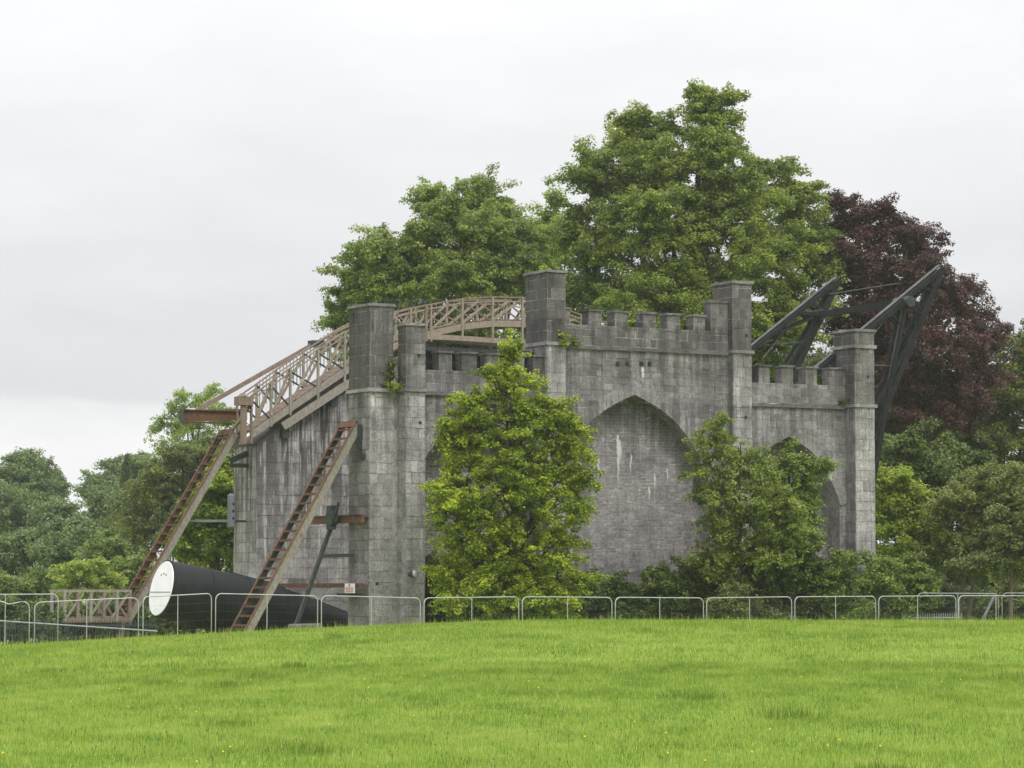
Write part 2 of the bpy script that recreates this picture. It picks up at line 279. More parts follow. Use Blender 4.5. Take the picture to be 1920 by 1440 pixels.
# ------------------------------------------------------------------ stonework
class Stones:
    """Collects single stones on the faces of one masonry thing; the 300 that show largest become objects, the rest one part."""
    def __init__(s): s.L = []; s.own = []; s.owner = None
    def add(s, face, o, a0, a1, z0, z1, tint, proud, vis=1.0):
        s.L.append((face, o, a0, a1, z0, z1, tint, proud, vis)); s.own.append(s.owner)
    def lay(s, face, o, a0, a1, z0, z1, hr, wr, tint=(.3,.65), gap=.013, proud=(.012,.035), vis=1.0, span=None, seed=None):
        rr = random.Random(seed if seed is not None else int((a0+z0*7+o*13)*1000))
        z = z0
        while z < z1-.03:
            h = rr.uniform(*hr); h = z1-z if z+h > z1-.1 else h
            for (b0, b1) in (span(z, z+h) if span else [(a0, a1)]):
                if b1-b0 < .05: continue
                a = b0
                first = rr.uniform(.35, 1.0)
                while a < b1-.02:
                    wd = rr.uniform(*wr)*first; first = 1.0
                    if a+wd > b1-wr[0]*.45: wd = b1-a
                    t = rr.uniform(*tint)
                    s.add(face, o, a+gap/2, a+wd-gap/2, z+gap/2, z+h-gap/2, t, rr.uniform(*proud), vis)
                    a += wd
            z += h
    @staticmethod
    def frame(face):                                    # (along, outward) on the wall axes
        return {'front': ((1,0,0), (0,-1,0)), 'end': ((0,1,0), (-1,0,0)), 'back': ((1,0,0), (0,1,0)), 'far': ((0,1,0), (1,0,0))}[face]
    def corners(s, st, inset=.006):
        face, o, a0, a1, z0, z1, t, pr, vis = st
        al, ou = s.frame(face)
        def pt(a, z, d):
            x = (a if al[0] else o)+ou[0]*d; y = (a if al[1] else o)+ou[1]*d
            return (x, y, z)
        i = min(inset, (a1-a0)*.2, (z1-z0)*.2)
        q = random.Random(int((a0*131+z0*71+o*17)*1000)); J = lambda k=.007: q.uniform(-k, k)
        return [pt(a0,z0,-.02), pt(a1,z0,-.02), pt(a1,z1,-.02), pt(a0,z1,-.02), pt(a0+i+J(),z0+i+J(),pr+J()), pt(a1-i+J(),z0+i+J(),pr+J()), pt(a1-i+J(),z1-i+J(),pr+J()), pt(a0+i+J(),z1-i+J(),pr+J())]
    def build(s, th, mat, limit=300):
        wgt = {'front': .87, 'end': .49, 'back': 0, 'far': 0}
        order = sorted(range(len(s.L)), key=lambda i: -(s.L[i][3]-s.L[i][2])*(s.L[i][5]-s.L[i][4])*wgt[s.L[i][0]]*s.L[i][8])
        cache = {}; bx, by, bz = th.base
        faces = [(4,5,6,7), (0,1,5,4), (1,2,6,5), (2,3,7,6), (3,0,4,7)]
        for i in order[:limit]:
            st = s.L[i]; face, o, a0, a1, z0, z1, t, pr, vis = st
            key = (face, round((a1-a0)/.04), round((z1-z0)/.02), round(pr/.012))
            al, ou = s.frame(face)
            cx = ((a0+a1)/2 if al[0] else o); cy = ((a0+a1)/2 if al[1] else o); cz = (z0+z1)/2
            if key not in cache:
                me = bpy.data.meshes.new('stone'); cs = s.corners(st)
                me.from_pydata([(x-cx, y-cy, z-cz) for x, y, z in cs], [], faces); me.materials.append(mat); me.update(); cache[key] = me
            ob = link('stone', cache[key], s.own[i] or th.o); ob.location = (cx-bx, cy-by, cz-bz); ob.color = (t, t, t, 1)
        rest = order[limit:]
        if rest:
            v = np.array([s.corners(s.L[i]) for i in rest]).reshape(-1, 3)-np.array(th.base)
            f = (np.array(faces)[None]+(np.arange(len(rest))*8)[:, None, None]).reshape(-1, 4)
            t = np.repeat(np.array([s.L[i][6] for i in rest]), 5)
            ob = link('stonework', np_mesh('stonework', v, f, mat, t), th.o); ob.color = (0, 0, 0, 1); tag(ob, kind='stuff')

# ------------------------------------------------------------------ ground
def ground_z(x, y):
    x = np.asarray(x, float); y = np.asarray(y, float)
    nx = np.clip(-x, 0, 22); drop = np.minimum(.035*nx+.0013*nx*nx, 1.15)
    base = .45+(.885-drop)*sstep(24, 74, y)
    base = base+.008*np.sin(x*.55+y*.21)*np.sin(y*.33-x*.13)+.008*np.sin(x*1.7+1)*np.sin(y*1.1)
    far = 1-sstep(73, 92, y)
    return base*far
def grass_ground_mat():
    m, n, l, b = new_mat('meadow_ground'); p = posvec(n, l)
    c = ramp(n, l, noise(n, l, p, .25, 5, .6), [(.3, (.14,.22,.028)), (.5, (.17,.26,.036)), (.7, (.205,.285,.044))])
    c = mixc(n, l, .7, c, ramp(n, l, noise(n, l, posvec(n, l, (14,5,14)), 1, 5, .75), [(.3, (.5,.55,.5)), (.5, Wh), (.72, (1.4,1.35,1.3))]), 'MULTIPLY')
    l.new(c, b.inputs['Base Color']); b.inputs['Roughness'].default_value = .9; b.inputs['Specular IOR Level'].default_value = .1
    bp = n.new('ShaderNodeBump'); bp.inputs['Distance'].default_value = .05; l.new(noise(n, l, p, 9, 4), bp.inputs['Height']); l.new(bp.outputs[0], b.inputs['Normal'])
    return m
def build_ground():
    xs = np.concatenate([[-2500,-1200,-600,-300,-150,-80,-50], np.arange(-36, 36.1, .75), [50,80,150,300,600,1200,2500]])
    ys = np.concatenate([[-200,-60,-20,-8], np.arange(0, 20, 2), np.arange(20, 100, .6), np.arange(100, 160, 5), [180,220,280,360,500,800,1500,3000]])
    X, Y = np.meshgrid(xs, ys); Z = ground_z(X, Y)
    v = np.stack([X, Y, Z], -1).reshape(-1, 3); nx = len(xs); i = np.arange(len(ys)-1)[:, None]*nx+np.arange(nx-1)[None]
    f = np.stack([i, i+1, i+nx+1, i+nx], -1).reshape(-1, 4)
    tag(link('field', np_mesh('field', v, f, grass_ground_mat(), smooth=True)), kind='structure')
build_ground()
def vnoise(x, y, s, seed):
    r = np.random.default_rng(seed); g = r.random((64, 64)); x = x*s+500; y = y*s+500
    i = np.floor(x).astype(int); j = np.floor(y).astype(int); fx = x-i; fy = y-j; fx = fx*fx*(3-2*fx); fy = fy*fy*(3-2*fy)
    q = lambda a, b: g[a % 64, b % 64]
    return (q(i,j)*(1-fx)+q(i+1,j)*fx)*(1-fy)+(q(i,j+1)*(1-fx)+q(i+1,j+1)*fx)*fy
def grass_mat():
    m, n, l, b = new_mat('grass_blades'); n.remove(b); out = n['Material Output']
    a = n.new('ShaderNodeAttribute'); a.attribute_name = 'tint'
    c = ramp(n, l, a.outputs['Fac'], [(0, (.095,.17,.034)), (.45, (.215,.31,.060)), (.8, (.31,.39,.096)), (1, (.48,.44,.20))])
    d = n.new('ShaderNodeBsdfDiffuse'); l.new(c, d.inputs[0]); t = n.new('ShaderNodeBsdfTranslucent'); l.new(mixc(n, l, 1.0, c, (1.25,1.25,.8), 'MULTIPLY'), t.inputs[0])
    mx = n.new('ShaderNodeMixShader'); mx.inputs[0].default_value = .45; l.new(d.outputs[0], mx.inputs[1]); l.new(t.outputs[0], mx.inputs[2]); l.new(mx.outputs[0], out.inputs[0])
    return m
def blades(N, ymin, ymax, h, w, hvar=.5, tint0=0., exact=None):
    if exact is None:
        y = np.sqrt(RNG.random(N)*(ymax**2-ymin**2)+ymin**2); x = (RNG.random(N)*2-1)*(y*.185+3.5)
    else: x, y = exact; N = len(x)
    z = ground_z(x, y); a = RNG.random(N)*2*np.pi; lean = RNG.random(N)*.6; la = RNG.random(N)*2*np.pi
    lush = vnoise(x, y, .45, 1)*.6+vnoise(x, y, 1.6, 2)*.4
    hh = h*(1-hvar+2*hvar*RNG.random(N))*(.75+.5*lush); ww = w*(.7+.6*RNG.random(N))
    dx = np.cos(a)*ww/2; dy = np.sin(a)*ww/2
    tip = np.stack([x+np.cos(la)*lean*hh, y+np.sin(la)*lean*hh, z+hh], -1)
    v = np.stack([np.stack([x-dx, y-dy, z-.01], -1), np.stack([x+dx, y+dy, z-.01], -1), tip], 1).reshape(-1, 3)
    t = np.clip(.47+.16*(vnoise(x, y, .3, 5)-.5)+.40*(vnoise(x, y*.5, 1.7, 6)-.5)+.35*(vnoise(x, y*.5, 5.5, 7)-.5)+RNG.normal(0, .22, N)+tint0-.22*(lush-.5), 0, .93)
    t = np.where(RNG.random(N) < .025, 1.0, t)
    return v, np.arange(3*N).reshape(-1, 3), t
def build_grass():
    A = [blades(520000, 23, 50, .050, .008, .45), blades(370000, 46, 84, .062, .013, .45), blades(2200, 25, 80, .20, .006, tint0=.4)]
    A.append(blades(9000, 62, 84, .15, .012, .6)); A.append(blades(5000, 25, 60, .11, .008, .6))
    for k in range(24):                                       # dock and clover patches
        cy = 26+54*RNG.random()**.8; cx = (RNG.random()*2-1)*(cy*.17); m_ = int(RNG.integers(120, 420)); sp = .08+.2*RNG.random()
        A.append(blades(m_, 0, 0, .065+.05*RNG.random(), .016, .5, tint0=-.16-.2*RNG.random(), exact=(cx+RNG.normal(0, sp, m_), cy+RNG.normal(0, sp*1.6, m_))))
    # unmown strip along the far edge of the field
    A.append(blades(30000, 84, 94, .16, .03, tint0=.05))
    off = 0; V = []; Fc = []; T = []
    for v, f, t in A: V.append(v); Fc.append(f+off); T.append(t); off += len(v)
    tag(link('grass', np_mesh('grass', np.concatenate(V), np.concatenate(Fc), grass_mat(), np.concatenate(T))), 'short bright green meadow grass covering the foreground', 'grass', kind='stuff')
    # ribwort seed heads: dark tips on thin stalks
    N = 2600; y = np.sqrt(RNG.random(N)*(80**2-25**2)+25**2); x = (RNG.random(N)*2-1)*(y*.185+1.5)
    keep = vnoise(x, y, .5, 9) > .45; x = x[keep]; y = y[keep]; N = len(x); z = ground_z(x, y)
    def stems(x, y, z, h, w, hd, hw):
        N = len(x); hh = h*(.6+.7*RNG.random(N)); lx = RNG.normal(0, .03, N); q = []
        o = np.zeros(N)
        st = [np.stack([x-w/2, y, z], -1), np.stack([x+w/2, y, z], -1), np.stack([x+lx+w/2, y, z+hh], -1), np.stack([x+lx-w/2, y, z+hh], -1)]
        hdv = [np.stack([x+lx-hw/2, y-.001, z+hh], -1), np.stack([x+lx, y-hw/2, z+hh-hd*.3], -1), np.stack([x+lx+hw/2, y-.001, z+hh], -1), np.stack([x+lx, y, z+hh+hd], -1)]
        return np.stack(st, 1).reshape(-1, 3), np.stack(hdv, 1).reshape(-1, 3)
    def two(name, label, x, y, h, w, hd, hw, mat_s, mat_h):
        a, b_ = stems(x, y, ground_z(x, y), h, w, hd, hw); n1 = len(a)
        v = np.concatenate([a, b_]); f = np.arange(len(v)).reshape(-1, 4)
        me = np_mesh(name, v, f, mat_s); me.materials.append(mat_h)
        me.polygons.foreach_set('material_index', np.concatenate([np.zeros(n1//4, np.int32), np.ones(n1//4, np.int32)]))
        tag(link(name, me), label, 'flowers', kind='stuff')
    green = plain_mat('stalk_green', (.10,.17,.03), (.2,.25,.06), 3, bump=0)
    two('seed_heads', 'brown plantain seed heads dotted through the grass', x, y, .14, .005, .026, .012, green, plain_mat('seed_head_brown', (.07,.04,.02), (.13,.08,.04), 3, bump=0))
    N = 260; y = np.sqrt(RNG.random(N)*(82**2-25**2)+25**2); x = (RNG.random(N)*2-1)*(y*.185+1.5); keep = vnoise(x, y, .35, 14) > .5
    two('buttercups', 'small yellow buttercups scattered in the grass', x[keep], y[keep], .14, .004, .014, .022, green, plain_mat('buttercup_yellow', (.75,.52,.02), (.85,.62,.03), 3, bump=0))
build_grass()
def dry_weeds():
    N = 900; px = np.concatenate([RNG.uniform(480, 680, 420), RNG.uniform(-60, 420, 480)]); y = RNG.uniform(79, 91, N); x = (px-960)/F*y
    v, f, t = blades(N, 0, 0, .34, .016, .5, exact=(x, y))
    tag(link('dry_weeds', np_mesh('dry_weeds', v, f, plain_mat('dry_stalks', (.22,.15,.08), (.38,.28,.16), 4, bump=0))), 'dry brown weeds along the edge of the field below the tube', 'weeds', kind='stuff')
dry_weeds()

# ------------------------------------------------------------------ the near wall
TK = 1.65                                              # wall thickness
def arch_fn(uc, half, z_sp, z_ap, bow=.10):            # pointed arch: half-width at a height, and height at an offset
    def z_at(du):
        t = min(abs(du)/half, 1.0); return z_ap-(z_ap-z_sp)*(.42*t+.58*t**3.4)
    def half_at(z):
        if z <= z_sp: return half
        if z >= z_ap: return 0
        lo, hi = 0, half
        for _ in range(24):
            m = (lo+hi)/2
            if z_at(m) > z: lo = m
            else: hi = m
        return lo
    return z_at, half_at
ARCHES = [(4.45, 2.45, 6.45, 8.30, 1.25), (10.98, 3.37, 5.95, 9.32, .75), (17.9, 2.40, 5.3, 7.93, .85)]   # centre, half-width, spring, apex, recess depth
def build_near_wall():
    th = Thing('stone_wall', 'battlemented grey limestone wall with pointed arch recesses and square piers, nearest the field', 'wall', (0, 0, 0))
    st = Stones(); rr = random.Random(3)
    fns = [arch_fn(*a[:4]) for a in ARCHES]
    def top_z(u): return 11.05 if 7.2 < u < 16.0 else 9.15
    # core with the arched recesses cut out
    mb = MB(); cuts = {0.0, 7.2, 16.0, 21.55}
    for (uc, hf, zs, za, dp) in ARCHES:
        for k in range(-14, 15): cuts.add(round(uc+hf*k/14, 4))
    cuts = sorted(cuts)
    for a, b in zip(cuts, cuts[1:]):
        mid = (a+b)/2; zt = top_z(mid); inside = None
        for (uc, hf, zs, za, dp), (zf, _) in zip(ARCHES, fns):
            if abs(mid-uc) < hf: inside = (zf(a-uc), zf(b-uc), dp, zs)
        o = len(mb.v)
        if inside:
            za_, zb_, dp, zs = inside
            for q, y0, y1, l0, l1 in ((0, 0, dp, za_, zb_),):
                mb.quadbox([(a,y0,l0),(b,y0,l1),(b,y1,l1),(a,y1,l0),(a,y0,zt),(b,y0,zt),(b,y1,zt),(a,y1,zt)])
            mb.box(a, b, dp, TK, -.3, zt)
        else: mb.box(a, b, 0, TK, -.3, zt)
    th.part('wall_core', mb, 'mortar')
    # stones of the front face between the piers, leaving the arches open
    def spans(u0, u1):
        def f(za, zb):
            zm = (za+zb)/2; segs = [(u0, u1)]
            for (uc, hf, zs, zp, dp), (_, ha) in zip(ARCHES, fns):
                h = ha(zm)+.02
                if h <= .03: continue
                new = []
                for s0, s1 in segs:
                    if uc+h <= s0 or uc-h >= s1: new.append((s0, s1)); continue
                    if uc-h > s0: new.append((s0, uc-h))
                    if uc+h < s1: new.append((uc+h, s1))
                segs = new
            return segs
        return f
    st.lay('front', 0, 1.9, 7.1, 0, 9.05, (.2,.31), (.28,.62), (.26,.48), .011, (.006,.022), .3, spans(1.9, 7.1), 5)
    st.lay('front', 0, 7.86, 15.2, 0, 10.92, (.19,.29), (.28,.62), (.34,.54), .011, (.006,.022), .8, spans(7.86, 15.2), 6)
    st.lay('front', 0, 16.05, 20.6, 0, 9.05, (.2,.3), (.28,.6), (.42,.60), .011, (.006,.022), .8, spans(16.05, 20.6), 7)
    # blind walls at the back of the recesses: thin coursed rubble
    for i, ((uc, hf, zs, za, dp), (zf, ha)) in enumerate(zip(ARCHES, fns)):
        def sp(z0, z1, uc=uc, ha=ha): h = ha((z0+z1)/2)-.02; return [(uc-h, uc+h)] if h > .1 else []
        st.lay('front', dp, uc-hf, uc+hf, 0, za, (.10,.15), (.2,.5), (.46,.56) if i == 1 else (.30,.42), .008, (.003,.008), .25, sp, 20+i)
        for sgn in (1,):                                # the jamb that can be seen
            st.lay('end', uc+hf, .02, dp-.02, 0, zs, (.28,.36), (.3,.5), (.45,.72), .016, (.004,.012), .2, None, 30+i)
        # ashlar ring round the arch: single voussoirs, a little proud of the wall
        ring = .46
        n = 13
        for sgn in (-1, 1):
            pts = []
            for k in range(n+1):
                t = k/n; du = hf*(1-t)**.9; pts.append((du, zf(du)))
            for k in range(n):
                (d0, z0), (d1, z1) = pts[k], pts[k+1]
                nl = math.hypot(d1-d0, z1-z0) or 1; nx, nz = (z1-z0)/nl, -(d1-d0)/nl
                nx0, nz0 = (nx, nz)
                def nrm(j):
                    a = pts[max(j-1, 0)]; b = pts[min(j+1, n)]; L = math.hypot(b[0]-a[0], b[1]-a[1]); return (b[1]-a[1])/L, -(b[0]-a[0])/L
                a0 = nrm(k); a1 = nrm(k+1)
                q0 = (d0+a0[0]*ring, z0+a0[1]*ring); q1 = (d1+a1[0]*ring, z1+a1[1]*ring)
                if k == n-1: q1 = (0, z1+ring*1.12)
                poly = [(uc+sgn*d0, z0), (uc+sgn*d1, z1), (uc+sgn*q1[0], q1[1]), (uc+sgn*q0[0], q0[1])]
                if sgn > 0: poly = poly[::-1]
                cx = sum(p[0] for p in poly)/4; cz = sum(p[1] for p in poly)/4
                poly = [(cx+(x-cx)*.985, cz+(z-cz)*.985) for x, z in poly]
                v = MB().prism(poly, -.055-rr.uniform(0,.008), dp*.98)
                ob = th.part('voussoir', v, 'stone'); t = rr.uniform(.46,.58); ob.color = (t, t, t, 1)
    # the pale render left on the jamb heads
    # piers: (u0, u1, w_front, ztop, string heights)
    def pier(u0, u1, w0, ztop, zstr, tint_lo, tint_up, hr=(.36,.42), back=0.0, zmid=None, vis=1.4):
        c = MB().box(u0, u1, w0, back, -.3, ztop); po = th.part('pier', c, 'mortar'); st.owner = po
        for z0, z1, ti in ((0, zstr-.02, tint_lo), (zstr+.12, ztop, tint_up)):
            st.lay('front', w0, u0, u1, z0, z1, hr, (.26,.5), ti, .013, (.008,.022), vis)
            st.lay('end', u0, w0, back, z0, z1, hr, (.30,.6), (max(.02, ti[0]-.24), ti[1]-.26), .013, (.008,.022), vis)  # end faces tinted darker: their shading is put into the stone colour
            st.lay('far', u1, w0, back, z0, z1, (.4,.5), (.5,.8), ti, .013, (.008,.022), 0)
        # projecting string course and coping
        def slab(nm, z0, z1, ov, mat='coping', cy=0):
            m_ = MB(); bk = back+ov if back > .5 else back-.01
            m_.rough(u0-ov, u1+ov, w0-ov, bk, z0, z1, .22, .016, int(u0*91+z0*13))
            ob = th.part(nm, m_, mat, po); t = rr.uniform(.4,.7); ob.color = (t,t,t,1)
        slab('string_course', zstr-.02, zstr+.10, .09)
        slab('coping_stone', ztop+.002, ztop+.10, .07)
        if zmid: slab('string_course', zmid-.06, zmid+.07, .075)
        st.owner = None
    LO, UP = (.56,.82), (.0,.26)
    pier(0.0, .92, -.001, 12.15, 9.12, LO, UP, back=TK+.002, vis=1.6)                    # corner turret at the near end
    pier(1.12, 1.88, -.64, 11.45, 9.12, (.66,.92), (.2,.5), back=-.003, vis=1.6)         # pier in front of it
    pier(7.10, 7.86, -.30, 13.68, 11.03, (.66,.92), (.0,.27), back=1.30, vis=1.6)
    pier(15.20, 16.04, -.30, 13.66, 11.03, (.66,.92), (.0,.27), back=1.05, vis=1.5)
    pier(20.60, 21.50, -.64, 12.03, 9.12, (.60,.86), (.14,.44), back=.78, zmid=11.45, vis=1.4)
    # string courses and parapets along the wall
    def parapet(u0, u1, zs, zc, zt, merl, tint, cap=True):
        m_ = MB().rough(u0, u1, -.11, .02, zs-.09, zs+.05, .3, .018, int(u0*31))
        ob = th.part('string_course', m_, 'coping'); ob.color = (.2,.2,.2,1)
        zb = 11.05 if zs > 10 else 9.15
        th.part('parapet', MB().box(u0, u1, .004, .52, zb+.001, zc), 'mortar')
        st.lay('front', .004, u0, u1, zs+.07, zc, (.24,.34), (.3,.6), tint, .013, (.006,.02), 1.1)
        for a, b, z in merl:
            mr = th.part('merlon', MB().box(a, b, .006, .515, zc+.001, z), 'mortar'); st.owner = mr
            st.lay('front', .006, a, b, zc, z, ((z-zc)/2-.01, (z-zc)/2+.01), (.26,.5), tint, .013, (.006,.02), 1.2)
            st.lay('end', a, .006, .515, zc, z, ((z-zc)/2-.01, (z-zc)/2+.01), (.24,.5), (tint[0]-.1, tint[1]-.16), .013, (.006,.02), 1.2)  # merlon sides get darker stone tints that paint in their shade
            cp = MB().rough(a-.05, b+.05, -.06, .57, z+.002, z+.075, .16, .018, int(a*77))
            ob = th.part('coping_stone', cp, 'coping', mr); t = rr.uniform(.15,.45); ob.color = (t,t,t,1); st.owner = None
    zc = 11.83
    ms = [(7.862, 8.24, 12.38)]+[(P(px, 600, 0)[0], P(px, 600, 0)[0]+.54, 12.36) for px in (1105,1154,1207,1253,1302)]
    ms += [(14.42, 15.198, 12.92)]
    ms[-2] = (ms[-2][0], min(ms[-2][1], 14.15), 12.36)
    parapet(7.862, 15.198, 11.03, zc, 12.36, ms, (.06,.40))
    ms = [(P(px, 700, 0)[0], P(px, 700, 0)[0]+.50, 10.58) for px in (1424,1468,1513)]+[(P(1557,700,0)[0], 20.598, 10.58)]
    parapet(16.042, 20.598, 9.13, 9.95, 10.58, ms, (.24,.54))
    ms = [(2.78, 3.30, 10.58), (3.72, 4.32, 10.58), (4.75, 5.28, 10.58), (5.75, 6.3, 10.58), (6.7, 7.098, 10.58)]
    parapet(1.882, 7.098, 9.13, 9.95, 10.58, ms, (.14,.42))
    th.part('lead_roof', MB().box(1.95, 7.05, .62, TK, 10.70, 10.84).box(1.95, 7.05, .9, 1.1, 9.16, 10.70), 'lead')
    # put-log holes above the middle arch: dark blocks paint the shade inside
    for px in (1158, 1176, 1203, 1218):
        u, _, z = P(px, 682, 0); th.part('putlog_hole', MB().box(u-.07, u+.07, -.037, .01, z-.08, z+.08), 'dark')
    # small holes in the piers, their shade painted as dark blocks
    for u, z in ((1.62, 10.4), (1.66, 8.0), (15.8, 11.7), (15.75, 8.6), (21.2, 10.3), (.3, 2.3)):
        w0 = {1: -.64, 15: -.30, 21: -.64, 0: 0}[int(u)]; th.part('putlog_hole', MB().box(u-.05, u+.05, w0-.03, w0+.01, z-.05, z+.05), 'dark')
    st.build(th, M['stone'])
    return th
near_wall = build_near_wall()

# ------------------------------------------------------------------ the far wall (its inner face and end show between the stairs)
FW = 9.5; TF = 2.1
def build_far_wall():
    th = Thing('stone_wall', 'parallel grey stone wall behind the tube, dark streaks down its inner face', 'wall', (0, FW, 0))
    st = Stones()
    head = [(0.0, 7.55), (1.37, 8.40), (2.55, 9.12), (3.8, 9.74), (5.7, 10.7), (7.3, 11.35), (8.5, 11.5), (21.5, 11.5)]
    def zt(u):
        for (a, za), (b, zb) in zip(head, head[1:]):
            if a <= u <= b: return lerp(za, zb, (u-a)/(b-a))
        return 11.0
    poly = [(0, -.3), (21.5, -.3)]+[(u, z) for u, z in head[::-1]]
    th.part('wall_core', MB().prism(poly, FW, FW+TF), 'mortar_stained')
    def sp(z0, z1):
        u0 = 0.0
        while zt(u0) < z1-.02 and u0 < 8: u0 += .05
        return [(u0, 5.2)] if u0 < 5.1 else []
    st.lay('front', FW, 0, 5.2, 0, 10.4, (.36,.46), (.4,.9), (.36,.62), .013, (.006,.016), 1.4, sp, 41)
    st.lay('front', FW, 5.2, 21.5, 0, 11.0, (.4,.5), (.6,1.1), (.36,.6), .013, (.006,.016), .01, None, 42)
    st.lay('end', 0, FW, FW+TF, 0, 7.5, (.36,.46), (.45,.85), (.48,.78), .013, (.006,.016), 1.6, None, 43)
    # coping that follows the slope
    for (a, za), (b, zb) in zip(head, head[1:]):
        b_ = min(b, 12); cp = MB().prism([(a, za+.003), (b_, zb+.003), (b_, zb+.10), (a, za+.10)], FW-.03, FW+TF+.03)
        ob = th.part('coping_stone', cp, 'coping'); ob.color = (.06,.06,.06,1)
    st.build(th, M['stone_stained'])
build_far_wall()

# ------------------------------------------------------------------ curved timber gallery on the far wall
def build_gallery():
    WA, WB = FW-.35, FW+.95
    th = Thing('timber_gallery', 'curved timber lattice gallery arching over the top of the wall behind', 'gallery', P(470, 815, WA))
    top = [(470,742),(507,716),(543,690),(595,655),(645,622),(690,603),(733,588),(769,578),(807,570),(866,559),(923,556),(979,557),(1035,569),(1090,590),(1140,606)]
    bot = [(470,816),(507,791),(543,766),(595,731),(645,697),(690,672),(733,651),(769,638),(807,625),(866,612),(923,606),(979,607),(1035,616),(1090,632),(1140,646)]
    ext = [(470,832),(507,800),(543,779),(595,750),(645,720),(690,694),(733,672),(769,655),(807,640),(866,640),(923,643),(979,645),(1035,650),(1090,655),(1140,664)]
    for side, w in ((0, WA), (1, WB)):
        # the same frame stands again behind, so it takes the along/up values of the front one
        T = [P(x, y, WA) for x, y in top]; B = [P(x, y, WA) for x, y in bot]; X = [P(x, y, WA) for x, y in ext]
        T = [(a[0], w, a[2]) for a in T]; B = [(a[0], w, a[2]) for a in B]; X = [(a[0], w, a[2]) for a in X]
        for i in range(len(T)):
            left = i < 5
            mat = 'timber_grey' if 0 < i < 5 else ('timber_brown' if i == 0 else 'timber')
            th.part('post', MB().beam((X[i][0], w-.02, X[i][2]), (T[i][0], w-.02, T[i][2]), .10, .08, (1,0,0)), mat)
        th.part('post', MB().beam((X[8][0]-.22, w-.015, X[8][2]), (T[8][0]-.22, w-.015, T[8][2]), .11, .10, (1,0,0)), 'timber_brown')
        for i in range(len(T)-1):
            th.part('rail', MB().beam(T[i], T[i+1], .10, .05), 'rust_pale')
            th.part('rail', MB().beam((T[i][0], w, T[i][2]-.17), (T[i+1][0], w, T[i+1][2]-.17), .05, .05), 'timber')
            th.part('curved_beam', MB().beam(B[i], B[i+1], .08, .25), 'timber_grey' if i < 5 else 'timber')
            d = .05 if side == 0 else -.05
            th.part('brace', MB().beam((B[i][0], w+d, B[i][2]+.12), (T[i+1][0], w+d, T[i+1][2]-.1), .07, .09), 'timber')
            th.part('brace', MB().beam((T[i][0], w+2*d, T[i][2]-.1), (B[i+1][0], w+2*d, B[i+1][2]+.12), .05, .06), 'iron' if i < 4 else 'timber_brown')
        lows = [(530,800),(595,757),(645,724),(690,699),(733,678)]
        for (a, b) in zip(lows, lows[1:]):
            p, q = P(*a, WA), P(*b, WA); th.part('bottom_beam', MB().beam((p[0], w, p[2]), (q[0], w, q[2]), .12, .30), 'timber_grey')
        lows = [(795,631),(866,634),(923,638),(990,642),(1140,655)]
        for (a, b) in zip(lows, lows[1:]):
            p, q = P(*a, WA), P(*b, WA); th.part('bottom_beam', MB().beam((p[0], w, p[2]), (q[0], w, q[2]), .12, .20), 'timber')
    # floorboards between the two frames
    for i in range(len(bot)-1):
        a, b = P(*bot[i], WA), P(*bot[i+1], WA); L = math.hypot(b[0]-a[0], b[2]-a[2]); n = max(3, int(L/.3))
        for k in range(n):
            t0, t1 = (k+.04)/n, (k+.94)/n
            p = (lerp(a[0], b[0], t0), 0, lerp(a[2], b[2], t0)+.17); q = (lerp(a[0], b[0], t1), 0, lerp(a[2], b[2], t1)+.17)
            th.part('floorboard', MB().quadbox([(p[0],WA+.1,p[2]-.02),(q[0],WA+.1,q[2]-.02),(q[0],WB-.1,q[2]-.02),(p[0],WB-.1,p[2]-.02),(p[0],WA+.1,p[2]+.02),(q[0],WA+.1,q[2]+.02),(q[0],WB-.1,q[2]+.02),(p[0],WB-.1,p[2]+.02)]), 'timber_brown')
    # end frame with capped newel
    a = P(462, 832, WA); b = P(462, 748, WA)
    th.part('newel_post', MB().beam((a[0]-.16, WA-.05, a[2]), (b[0]-.16, WA-.05, b[2]), .16, .2, (1,0,0)), 'timber_brown')
    th.part('newel_cap', MB().box(b[0]-.42, b[0]+.18, WA-.2, WA+.25, b[2]-.25, b[2]+.08).tube([(b[0]-.2, WA-.05, b[2]+.08), (b[0]-.2, WA-.05, b[2]+.2)], [.2, .1], 8), 'timber_brown')
    th.part('end_brace', MB().beam((a[0]-.3, WB, a[2]+.2), (b[0]+.1, WA, b[2]-.3), .08, .1), 'timber')
    # iron brackets carrying the gallery on the wall head
    for px, py in ((530,805),(622,745)):
        p = P(px, py, FW); th.part('bracket', MB().box(p[0]-.14, p[0]+.14, FW-.25, FW+.3, p[2]-.35, p[2]+.1), 'iron')
    # upright guard bars along the back of the walkway
    for k in range(74):
        px = 520+k*6.4; t = px
        if 650 < px < 732: continue
        zt = P(px, 553 if px > 735 else 742-(px-470)*.70, WA)[2]; zb = P(px, 600 if px > 735 else 770-(px-507)*.67, WA)[2]
        u = P(px, 600, WA)[0]
        th.part('guard_bar', MB().beam((u, WB+.35, zb), (u, WB+.35, zt), .03, .03, (1,0,0)), 'galv_dull' if px < 650 else 'iron')
    return th
build_gallery()
